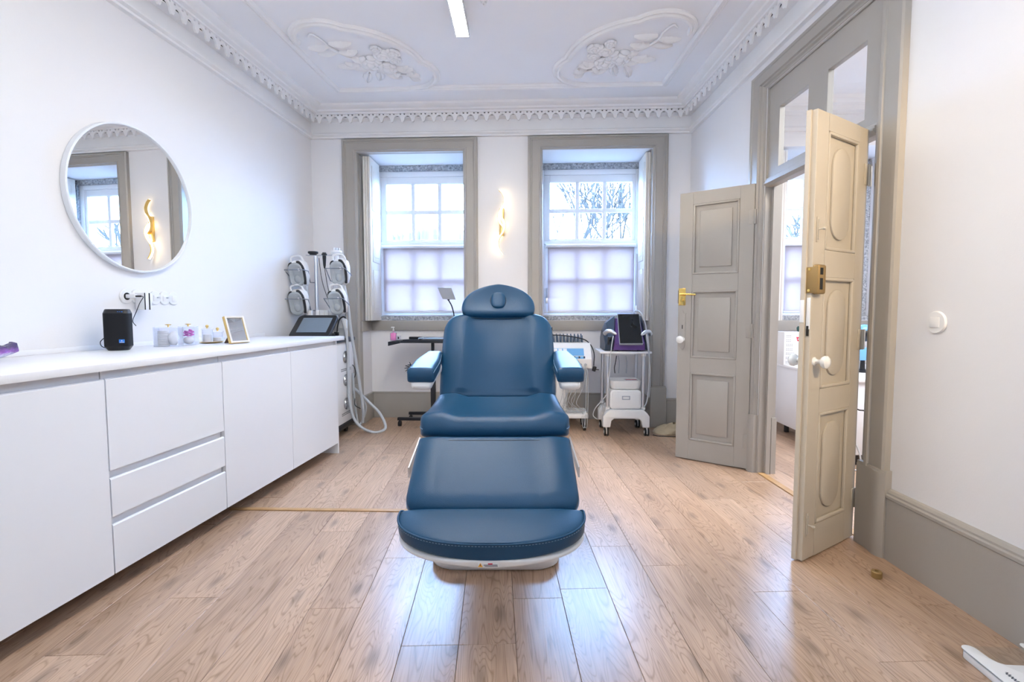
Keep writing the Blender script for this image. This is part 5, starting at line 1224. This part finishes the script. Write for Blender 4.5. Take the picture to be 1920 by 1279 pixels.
# bridge shaped base: arch between the two feet, seen from the front
for (px, py) in ((1128, 792), (1140, 800), (1142, 770)): pass
zf0, zf1, zl = 0.085, 0.245, 0.165
out = [(x0, zf0), (x0+0.065, zf0), (x0+0.075, zl-0.02), (x0+0.10, zl), (x1-0.10, zl), (x1-0.075, zl-0.02), (x1-0.062, zf0), (x1, zf0), (x1, zl+0.02), (x1-0.025, zf1-0.025), (x1-0.06, zf1), (x0+0.06, zf1), (x0+0.025, zf1-0.025), (x0, zl+0.02)]
for y in (4.44, 4.76):
    mb.prism(out, 0.075, Matrix.Translation((0, y+0.075, 0)) @ Matrix.Rotation(PI/2, 4, 'X'), 0.008)
mb.bb(x0+0.03, x1-0.03, 4.51, 4.765, zl+0.005, zf1-0.006, 0.006)
wobj('base', mb, 'plastic', tl0)
for px, Y in ((1136.5, 4.475), (1212, 4.475), (1121, 4.80), (1193, 4.80)):
    x = wx(px, Y, 805)
    if Y > 4.6: x = (x0+0.035) if px < 1150 else (x1-0.035)
    cs = wobj('caster', MB().cyl((x-0.019, Y, 0.037), (x-0.006, Y, 0.037), 0.037, n=24).cyl((x+0.006, Y, 0.037), (x+0.019, Y, 0.037), 0.037, n=24), 'black', tl0)
    obj('fork', MB().bb(x-0.007-0.87, x+0.007-0.87, Y-4.64-0.022, Y-4.64+0.022, 0.02, 0.086, 0.003).cyl((x-0.022-0.87, Y-4.64, 0.037), (x+0.022-0.87, Y-4.64, 0.037), 0.014, n=14), 'plastic', cs)
zs = at(1180, 663, 4.42).z
posts = [(wx(1139.5, 4.50), 4.50), (wx(1206, 4.50), 4.50), (wx(1139.5, 4.50)-0.006, 4.80), (wx(1206, 4.50)-0.004, 4.80)]
for x, y in posts:
    wobj('post', MB().cyl((x, y, zf1-0.002), (x, y, zs-0.004), 0.0165, n=20), 'steel', tl0)
    wobj('collar', MB().cyl((x, y, zf1-0.001), (x, y, zf1+0.02), 0.023, n=20).cyl((x, y, zs-0.03), (x, y, zs-0.004), 0.024, n=20), 'plastic', tl0)
xs0, xs1 = wx(1126, 4.42, 660), wx(1224, 4.42, 660)
pts = [(xs0, 4.86), (xs0, 4.45), (xs0+0.09, 4.44), (xs0+0.15, 4.40), (xs1-0.16, 4.40), (xs1-0.11, 4.44), (xs1, 4.45), (xs1, 4.86)]
pts = [(x, min(y, 4.845)) for x, y in pts]
wobj('top_shelf', MB().prism(pts, 0.020, Matrix.Translation((0, 0, zs-0.004)), 0.004), 'plastic', tl0)
zs += 0.016
# hanging drawer box and tray
t = thing('drawer_box', 'white plastic drawer box on the lower level of the trolley', 'box', (0.87, 4.62, zf1))
bx0, bx1 = wx(1139.5, 4.50)+0.019, wx(1206, 4.50)-0.019
zb0, zb1 = zf1+0.001, 0.425
mb = MB().prism([(p.x, p.y) for p in rrect((bx1-bx0)/2, (zb1-zb0)/2, 0.035, 0)], 0.27, Matrix.Translation(((bx0+bx1)/2, 4.745, (zb0+zb1)/2)) @ Matrix.Rotation(PI/2, 4, 'X'), 0.006)
wobj('shell', mb, 'plastic', t)
mb = MB().prism([(p.x, p.y) for p in rrect((bx1-bx0)/2-0.018, (zb1-zb0)/2-0.012, 0.022, 0)], 0.012, Matrix.Translation(((bx0+bx1)/2, 4.4745, (zb0+zb1)/2)) @ Matrix.Rotation(PI/2, 4, 'X'), 0.004)
dr = wobj('drawer', mb, 'plastic', t)
cx, cz = (bx0+bx1)/2, (zb0+zb1)/2+0.02
hm = MB().bb(cx-0.037, cx+0.037, 4.458, 4.4625, cz+0.010, cz+0.018, 0.001).bb(cx-0.037, cx+0.037, 4.458, 4.4625, cz-0.018, cz-0.010, 0.001).bb(cx-0.037, cx-0.028, 4.458, 4.4625, cz-0.010, cz+0.010, 0.001).bb(cx+0.028, cx+0.037, 4.458, 4.4625, cz-0.010, cz+0.010, 0.001)
bmesh.ops.transform(hm.bm, matrix=Matrix.Translation(-t.location), verts=hm.bm.verts); obj('handle', hm, 'greyplastic', dr)
t = thing('plastic_tray', 'shallow white tray on top of the drawer box', 'tray', (0.87, 4.62, zb1))
rg = []
cxx = (bx0+bx1)/2; hx_ = (bx1-bx0)/2-0.002
for i, (ins, z) in enumerate(((0.025, 0.0), (0.012, 0.006), (0.006, 0.03), (0.0, 0.075), (0.0, 0.082), (0.010, 0.082), (0.016, 0.075), (0.020, 0.03), (0.03, 0.012))):
    rg.append([Vector((cxx+p.x, 4.61+p.y, zb1+0.001+z)) for p in rrect(hx_-ins, 0.135-ins, 0.04, 0)])
wobj('dish', MB().loft(rg), 'plastic', t, ang=0.7)
t = thing('red_leaflet', 'small red and grey leaflet lying in the white tray', 'leaflet', (cxx+0.06, 4.56, zb1+0.084))
wobj('card', MB().box((cxx+0.060, 4.545, zb1+0.086), (0.115, 0.07, 0.003), (0, 0, 0.1)), 'greyplastic', t, smooth=False)
wobj('red_band', MB().box((cxx+0.060, 4.541, zb1+0.0879), (0.105, 0.026, 0.0008), (0, 0, 0.1)), 'red', t, smooth=False)
# the device
dv = thing('purple_device', 'purple and black skin care device with a tilted screen on the trolley', 'device', (0.90, 4.60, zs))
xd0, xd1 = wx(1149, 4.46, 655), wx(1210, 4.46, 655)
def prof_yz(x, pts): return [Vector((x, y, zs+z)) for y, z in pts]
pf = ((4.455, 0.012), (4.450, 0.075), (4.52, 0.20), (4.60, 0.30), (4.72, 0.30), (4.80, 0.20), (4.82, 0.012))
tx0, tx1 = wx(1158, 4.5, 610), wx(1203, 4.5, 610)
mb = MB()
mb.loft([[Vector(((xd0+0.004)*(1-min(1, z/0.30))+tx0*min(1, z/0.30), y, zs+z)) for y, z in pf], [Vector(((xd1-0.003)*(1-min(1, z/0.30))+tx1*min(1, z/0.30), y, zs+z)) for y, z in pf]])
wobj('front_body', mb, 'purple', dv, ang=0.4)
xL = wx(1134, 4.50, 640)
pf2 = ((4.50, 0.012), (4.47, 0.10), (4.56, 0.22), (4.64, 0.32), (4.74, 0.32), (4.82, 0.20), (4.82, 0.012))
mb = MB().loft([prof_yz(xL, [(y, z*0.55) for y, z in pf2]), prof_yz(xL+0.03, [(y, z*0.80) for y, z in pf2]), [Vector((xd0*(1-z/0.34)+tx0*z/0.34-0.002, y, zs+z)) for y, z in pf2]]); wobj('side_cheek', mb, 'slate', dv, ang=0.4)
mb = MB().loft([prof_yz(xd1, pf2), prof_yz(xd1+0.018, [(y, z*0.85) for y, z in pf2]), prof_yz(xd1+0.035, [(y, z*0.4+0.004) for y, z in pf2])]); wobj('side_cheek', mb, 'slate', dv, ang=0.4)
for x in (xd0+0.04, xd1-0.05): wobj('foot', MB().cyl((x, 4.50, zs+0.0005), (x, 4.50, zs+0.012), 0.018).cyl((x, 4.76, zs+0.0005), (x, 4.76, zs+0.012), 0.018), 'black', dv)
c4 = [at(1157.5, 588.5, 4.58), at(1198, 588.5, 4.58), at(1206, 645, 4.40), at(1162, 645, 4.40)]
nn = (c4[1]-c4[0]).cross(c4[3]-c4[0]).normalized(); nn = -nn if nn.y < 0 else nn
sb = wobj('screen_bezel', MB().loft([[p for p in c4], [p+nn*0.022 for p in c4]]), 'greyplastic', dv, smooth=False)
cc = sum(c4, Vector())/4; g4 = [cc+(p-cc)*0.965-nn*0.001 for p in c4]
gm = MB().loft([[p-Vector(dv.location) for p in g4], [p-nn*0.0015-Vector(dv.location) for p in g4]]); obj('screen', gm, 'screen', sb, smooth=False)
wobj('holder', MB().bb(xL+0.02, xd0-0.006, 4.44, 4.49, zs+0.11, zs+0.135, 0.006).bb(xL+0.02, xL+0.032, 4.43, 4.50, zs+0.06, zs+0.135, 0.004), 'black', dv)
for (px, py, s_) in ((1149, 626, 1), (1208, 627, -1)):
    q = at(px, py, 4.42)
    hp = wobj('handpiece', MB().tube([q+Vector((-0.065*s_, 0.05, 0.0)), q+Vector((-0.045*s_, 0.02, 0.022)), q+Vector((-0.01*s_, 0.0, 0.020)), q+Vector((0.012*s_, -0.008, 0.004))], lambda t_: 0.021-0.006*t_, 14, 5), 'steel', dv, ang=1.2)
    hp['label'] = 'chrome handpiece in its holder'
    wobj('handpiece_tip', MB().lathe([(0.012, 0), (0.014, 0.012), (0.010, 0.022), (0.006, 0.03)], q+Vector((0.006*s_, -0.004, 0.010)), (0.8*s_, -0.4, -0.5), 16), 'plastic', dv)
wobj('cable', MB().tube([at(1150, 630, 4.40), at(1148, 640, 4.385), at(1145, 665, 4.38), at(1144, 690, 4.385), at(1141, 712, 4.39), at(1138, 738, 4.39), at(1128, 752, 4.40), at(1116, 766, 4.42), at(1112, 778, 4.44), at(1116, 784, 4.44), at(1121, 786, 4.44)], 0.0045, 8, 6), 'hose', dv, ang=1.5)
wobj('cable', MB().tube([at(1188, 588, 4.66), at(1192, 583, 4.60), at(1200, 585, 4.52), at(1208, 600, 4.46), at(1214, 630, 4.42), at(1217, 660, 4.41), at(1217, 700, 4.42), at(1216, 730, 4.44), at(1212, 755, 4.46), at(1205, 766, 4.50)], 0.0055, 8, 6), 'hose', dv, ang=1.5)
wobj('cable_plug', MB().cyl(at(1187, 590, 4.68), at(1191, 585, 4.62), 0.014, 0.010), 'hose', dv)
wobj('cable', MB().tube([at(1212, 632, 4.42), at(1215, 655, 4.40), at(1219, 690, 4.42), at(1219, 720, 4.44), at(1217, 745, 4.46)], 0.0040, 8, 6), 'hose', dv, ang=1.5)
for px, pp in ((1153, 'black'), (1159, 'hose'), (1173, 'hose')):
    wobj('hanging_lead', MB().tube([at(px+3, 667, 4.70), at(px+1, 680, 4.70), at(px-1, 690, 4.70), at(px, 700, 4.70)] if pp == 'black' else [at(px, 667, 4.72), at(px+2, 680, 4.72), at(px+1, 700, 4.72)], 0.0045, 8, 6), pp, dv, ang=1.5)

t = thing('canvas_bag', 'crumpled beige canvas bag with a black cord on the floor behind the door', 'bag', (1.29, 4.60, 0))
mb = MB(); rr = random.Random(8); rings = []
for i in range(9):
    s1 = 1-(i/8)**1.6; z = 0.003+0.085*(i/8)**0.8
    rings.append([Vector((1.31+(0.16*math.cos(a)*(s1+0.04))+0.04*i/8+0.012*math.sin(3*a+i), 4.62+0.13*math.sin(a)*(s1+0.03)+0.012*math.cos(4*a-i), max(0.002, z+0.010*math.sin(5*a+i*1.3)*(i > 0)))) for a in [2*PI*k/28 for k in range(28)]])
wobj('fabric', MB().loft(rings), 'canvas', t, ang=0.8)
wobj('drawcord', MB().tube([(1.12, 4.50, 0.004), (1.16, 4.46, 0.004), (1.25, 4.45, 0.004), (1.36, 4.44, 0.004), (1.42, 4.46, 0.004)], 0.004, 8, 6), 'black', t)

# ------------------------------------------------------------ small things on the floor
t = thing('door_stop', 'small brown round door stop on the floor by the door', 'stopper', (1.487, 2.10, 0))
obj('ring', MB().lathe([(0.019, 0), (0.021, 0.003), (0.021, 0.026), (0.018, 0.029), (0.008, 0.029), (0.007, 0.020), (0.001, 0.020)], n=28), 'bronze', t)
t = thing('bathroom_scale', 'white and clear glass bathroom scale on the floor by the right skirting', 'scale', (1.425, 1.625, 0), -0.03)
# local frame: +x to the wall, -y towards the camera
WS, LS = 0.235, 0.30
obj('glass_plate', MB().prism([(p.x+WS/2, p.y-LS/2) for p in rrect(WS/2, LS/2, 0.02, 0)], 0.006, Matrix.Translation((0, 0, 0.026)), 0.001), 'glass', t)
def H_outline():
    o_ = [(0.0, -LS)]
    o_ += [(0.0, -0.020)] + [(0.022-0.022*math.cos(a), -0.020+0.020*math.sin(a)) for a in [PI*k/8 for k in range(1, 9)]]
    o_ += [(0.047, -0.060), (0.056, -0.080), (0.072, -0.089), (0.150, -0.088), (0.176, -0.076), (0.190, -0.050)]
    o_ += [(0.203, -0.005)] + [(0.219-0.016*math.cos(a), 0.004+0.018*math.sin(a)) for a in [PI*k/8 for k in range(1, 9)]] + [(WS, -LS)]
    return o_
obj('white_frame', MB().prism(H_outline(), 0.002, Matrix.Translation((0, 0, 0.0325)), 0.0006), 'plastic', t)
def foot_out(x0): return [(x0+0.004, -LS+0.01), (x0+0.004, -0.022)] + [(x0+0.017-0.013*math.cos(a), -0.022+0.014*math.sin(a)) for a in [PI*k/6 for k in range(1, 7)]] + [(x0+0.034, -LS+0.01)]
obj('side_foot', MB().prism(foot_out(0.0), 0.0245, Matrix.Translation((0, 0, 0.0008)), 0.003), 'plastic', t); obj('side_foot', MB().prism(foot_out(WS-0.036), 0.0245, Matrix.Translation((0, 0, 0.0008)), 0.003), 'plastic', t)
mb = MB(); pts = []
for k in range(40): u = k/39; pts.append((0.040+0.006*math.sin(k*1.35), -0.125-0.075*u, 0.0352))
mb.tube(pts, 0.0009, 5)
obj('script_mark', mb, 'ink', t)
obj('emblem', MB().prism([(0.105, -0.118), (0.112, -0.135), (0.128, -0.150), (0.135, -0.165), (0.120, -0.156), (0.106, -0.138)], 0.0006, Matrix.Translation((0, 0, 0.0347))), 'slate', t, smooth=False)

# ------------------------------------------------------------ next room, through the doorway
t = thing('low_cabinet', 'low white cabinet beneath the window of the next room', 'cabinet', (2.72, 4.40, 0))
wobj('carcass', MB().bb(2.34, 3.10, 3.62, 4.78, 0.09, 0.628, 0.004), 'cab', t)
wobj('top_panel', MB().bb(2.325, 3.115, 3.605, 4.79, 0.629, 0.650, 0.003), 'top', t)
for x in (2.42, 3.02):
    for y in (3.70, 4.68): wobj('foot', MB().cyl((x, y, 0), (x, y, 0.089), 0.022), 'black', t)
t = thing('carton', 'white printed carton with a red flag on the low cabinet next door', 'box', (2.46, 4.62, 0.651))
q0, q1 = at(1469, 683, 4.58), at(1523, 623, 4.58)
wobj('box', MB().bb(q0.x, q1.x+0.04, 4.58, 4.74, 0.651, 0.955, 0.002), 'paper', t)
qa, qb = at(1493, 632, 4.579), at(1507, 640, 4.579)
lbx = wobj('red_flag', MB().prism([(qa.x, qa.z), (qa.x+0.012, qb.z), (qb.x+0.03, qb.z), (qb.x+0.03, qa.z)], 0.0012, Matrix.Translation((0, 4.5798, 0)) @ Matrix.Rotation(PI/2, 4, 'X')), 'red', t, smooth=False)
mb = MB()
for r in range(7):
    for j in range(2):
        zz = 0.92-0.040*r-0.013*j; xx = q0.x+0.018
        for k in range(3+r//2): mb.bb(xx+0.016*k, xx+0.016*k+0.011, 4.5788, 4.5798, zz, zz+0.003)
wobj('print_lines', mb, 'ink', t, smooth=False)
wobj('flag_print', MB().bb(qa.x+0.014, qb.x+0.028, 4.5776, 4.5785, (qa.z+qb.z)/2-0.004, (qa.z+qb.z)/2+0.005), 'paper', t, smooth=False)
t = thing('green_pot', 'dark green pot standing on the carton next door', 'pot', (at(1503, 623, 4.64).x, 4.66, 0.956))
obj('cup', MB().lathe([(0.022, 0), (0.030, 0.01), (0.034, 0.035), (0.024, 0.050), (0.001, 0.052)], n=20), 'green', t)
t = thing('blue_device', 'black and blue device head on the low cabinet next door', 'device', (at(1619, 640, 4.10).x, 4.10, 0.651))
obj('stand', MB().lathe([(0.09, 0), (0.09, 0.012), (0.02, 0.02), (0.016, 0.10), (0.001, 0.10)], n=24), 'black', t)
obj('arm', MB().tube([(0, 0, 0.09), (0.01, 0, 0.18), (0.0, 0, 0.25)], 0.016, 10, 4), 'steel', t)
obj('blue_box', MB().bb(-0.07, 0.06, -0.05, 0.05, 0.095, 0.20, 0.012), 'bluepanel', t)
obj('head', MB().sph((0, 0, 0.31), 0.085, 20, (1, 0.8, 0.75)), 'black', t, ang=1.5)
obj('head_cap', MB().sph((0, 0, 0.335), 0.075, 20, (0.95, 0.8, 0.7)), 'bluepanel', t, ang=1.5)
t = thing('cable_bundle', 'loose white and black cables hanging in front of the low cabinet next door', 'cable', (at(1612, 760, 3.55).x, 3.58, 0))
q = at(1612, 760, 3.55)
obj('white_lead', MB().tube([(-0.06, 0.0, 0.40), (-0.03, -0.01, 0.25), (0.02, -0.02, 0.12), (0.03, -0.02, 0.012), (-0.03, -0.05, 0.008), (-0.10, -0.04, 0.008)], 0.006, 8, 6), 'hose', t, ang=1.5)
obj('black_lead', MB().tube([(-0.08, 0.0, 0.50), (0.0, -0.01, 0.44), (0.06, -0.01, 0.42), (0.10, -0.02, 0.30), (0.10, -0.03, 0.012)], 0.005, 8, 6), 'black', t, ang=1.5)

# ------------------------------------------------------------ outdoors
gz = -4.0
struct('ground', MB().bb(-160, 160, 5.6, 320, gz-0.2, gz), 'ground', 'pale ground outside the house', smooth=False)
hl = thing('wooded_hill', 'hazy wooded hill beyond the left window', 'hill', (-60, 170, gz))
rr = random.Random(2); rings = []; n = 260
def ridge(px):
    pts = ((300, 470), (600, 452), (700, 445), (745, 437), (780, 428), (812, 422), (850, 427), (900, 436), (980, 452), (1100, 470), (1400, 476))
    for (a, y0), (b_, y1) in zip(pts, pts[1:]):
        if a <= px <= b_: return y0+(y1-y0)*(px-a)/(b_-a)
    return 480
front_, top_, back_ = [], [], []
for k in range(n+1):
    px = 300+1100*k/n; p = at(px, ridge(px), 170); j = rr.uniform(-1.3, 0.9)
    front_.append(Vector((p.x*0.85, 145, gz+0.1))); top_.append(Vector((p.x, 170, p.z+j))); back_.append(Vector((p.x*1.2, 205, gz+0.1)))
def hillmesh():
    m_ = MB()
    mid = [f.lerp(t_, 0.55)+Vector((0, 0, rr.uniform(-1.0, 1.0))) for f, t_ in zip(front_, top_)]; mid2 = [f.lerp(t_, 0.82)+Vector((0, 0, rr.uniform(-1.1, 1.1))) for f, t_ in zip(front_, top_)]
    rows = [front_, mid, mid2, top_, back_]
    b = m_.bm; V = [[b.verts.new(p) for p in r] for r in rows]
    for r0, r1 in zip(V, V[1:]):
        for i in range(n): b.faces.new((r0[i], r0[i+1], r1[i+1], r1[i]))
    return m_
wobj('wooded_slope', hillmesh(), 'hill', hl, smooth=False)
def bare_tree(label, x, y, zb_, H, seed, spread=0.42):
    t = thing('bare_tree', label, 'tree', (x, y, gz)); rr = random.Random(seed)
    tw = MB(); lb_ = MB()
    def grow(p, d, ln, r, lev):
        q = p; pts = [p.copy()]
        for k in range(4):
            r = max(r, 0.038) if lev < 2 else max(r, 0.022)
            d = (d+Vector((rr.uniform(-1, 1), rr.uniform(-1, 1), rr.uniform(-0.4, 0.9)))*0.10).normalized(); q = q+d*ln/4; pts.append(q.copy())
        (lb_ if lev < 2 else tw).tube(pts, lambda u: max(r*(1-0.45*u), 0.021), 6 if lev < 2 else 4)
        if lev >= 4: return
        nb = 3 if lev < 2 else 2
        for k in range(nb):
            f = rr.uniform(0.45, 1.0) if k else 1.0
            pp = pts[0].lerp(pts[-1], f) if f < 0.98 else pts[-1]
            i = min(3, int(f*4)); pp = pts[i].lerp(pts[i+1], f*4-i) if f < 1 else pts[-1]
            ax = Vector((rr.uniform(-1, 1), rr.uniform(-1, 1), rr.uniform(-0.2, 0.6))).normalized()
            dd = (d*(1.0)+ax*(spread if k == 0 else spread*1.7)).normalized()
            grow(pp, dd, ln*rr.uniform(0.60, 0.82), r*rr.uniform(0.50, 0.66), lev+1)
    base = zb_-gz
    obj('trunk', MB().tube([(0, 0, 0), (0.05, 0, base*0.5), (0, 0, base)], lambda u: 0.16-0.06*u, 10, 4), 'bark', t)
    for k in range(4):
        a = k*PI/2+rr.uniform(-0.5, 0.5); grow(Vector((0, 0, base-0.05*k)), Vector((math.cos(a)*0.75, math.sin(a)*0.4, 1.0)).normalized(), H*0.36, 0.055, 0)
    obj('boughs', lb_, 'bark', t)
    o = obj('twigs', tw, 'bark', t, smooth=False); o['kind'] = 'stuff'
q = at(1085, 520, 15.0)
bare_tree('bare winter tree outside the right window', q.x, 15.0, q.z-0.2, 4.0, 31)
q = at(1165, 540, 17.0)
bare_tree('bare tree with rising boughs behind the first one, right window', q.x+0.35, 17.5, q.z+0.1, 4.6, 44)
bare_tree('bare tree outside the window of the next room', 8.6, 14.0, 0.6, 4.2, 52)
bare_tree('bare tree far to the left, seen only in the mirror', 14.0, 17.0, 0.2, 4.6, 66)
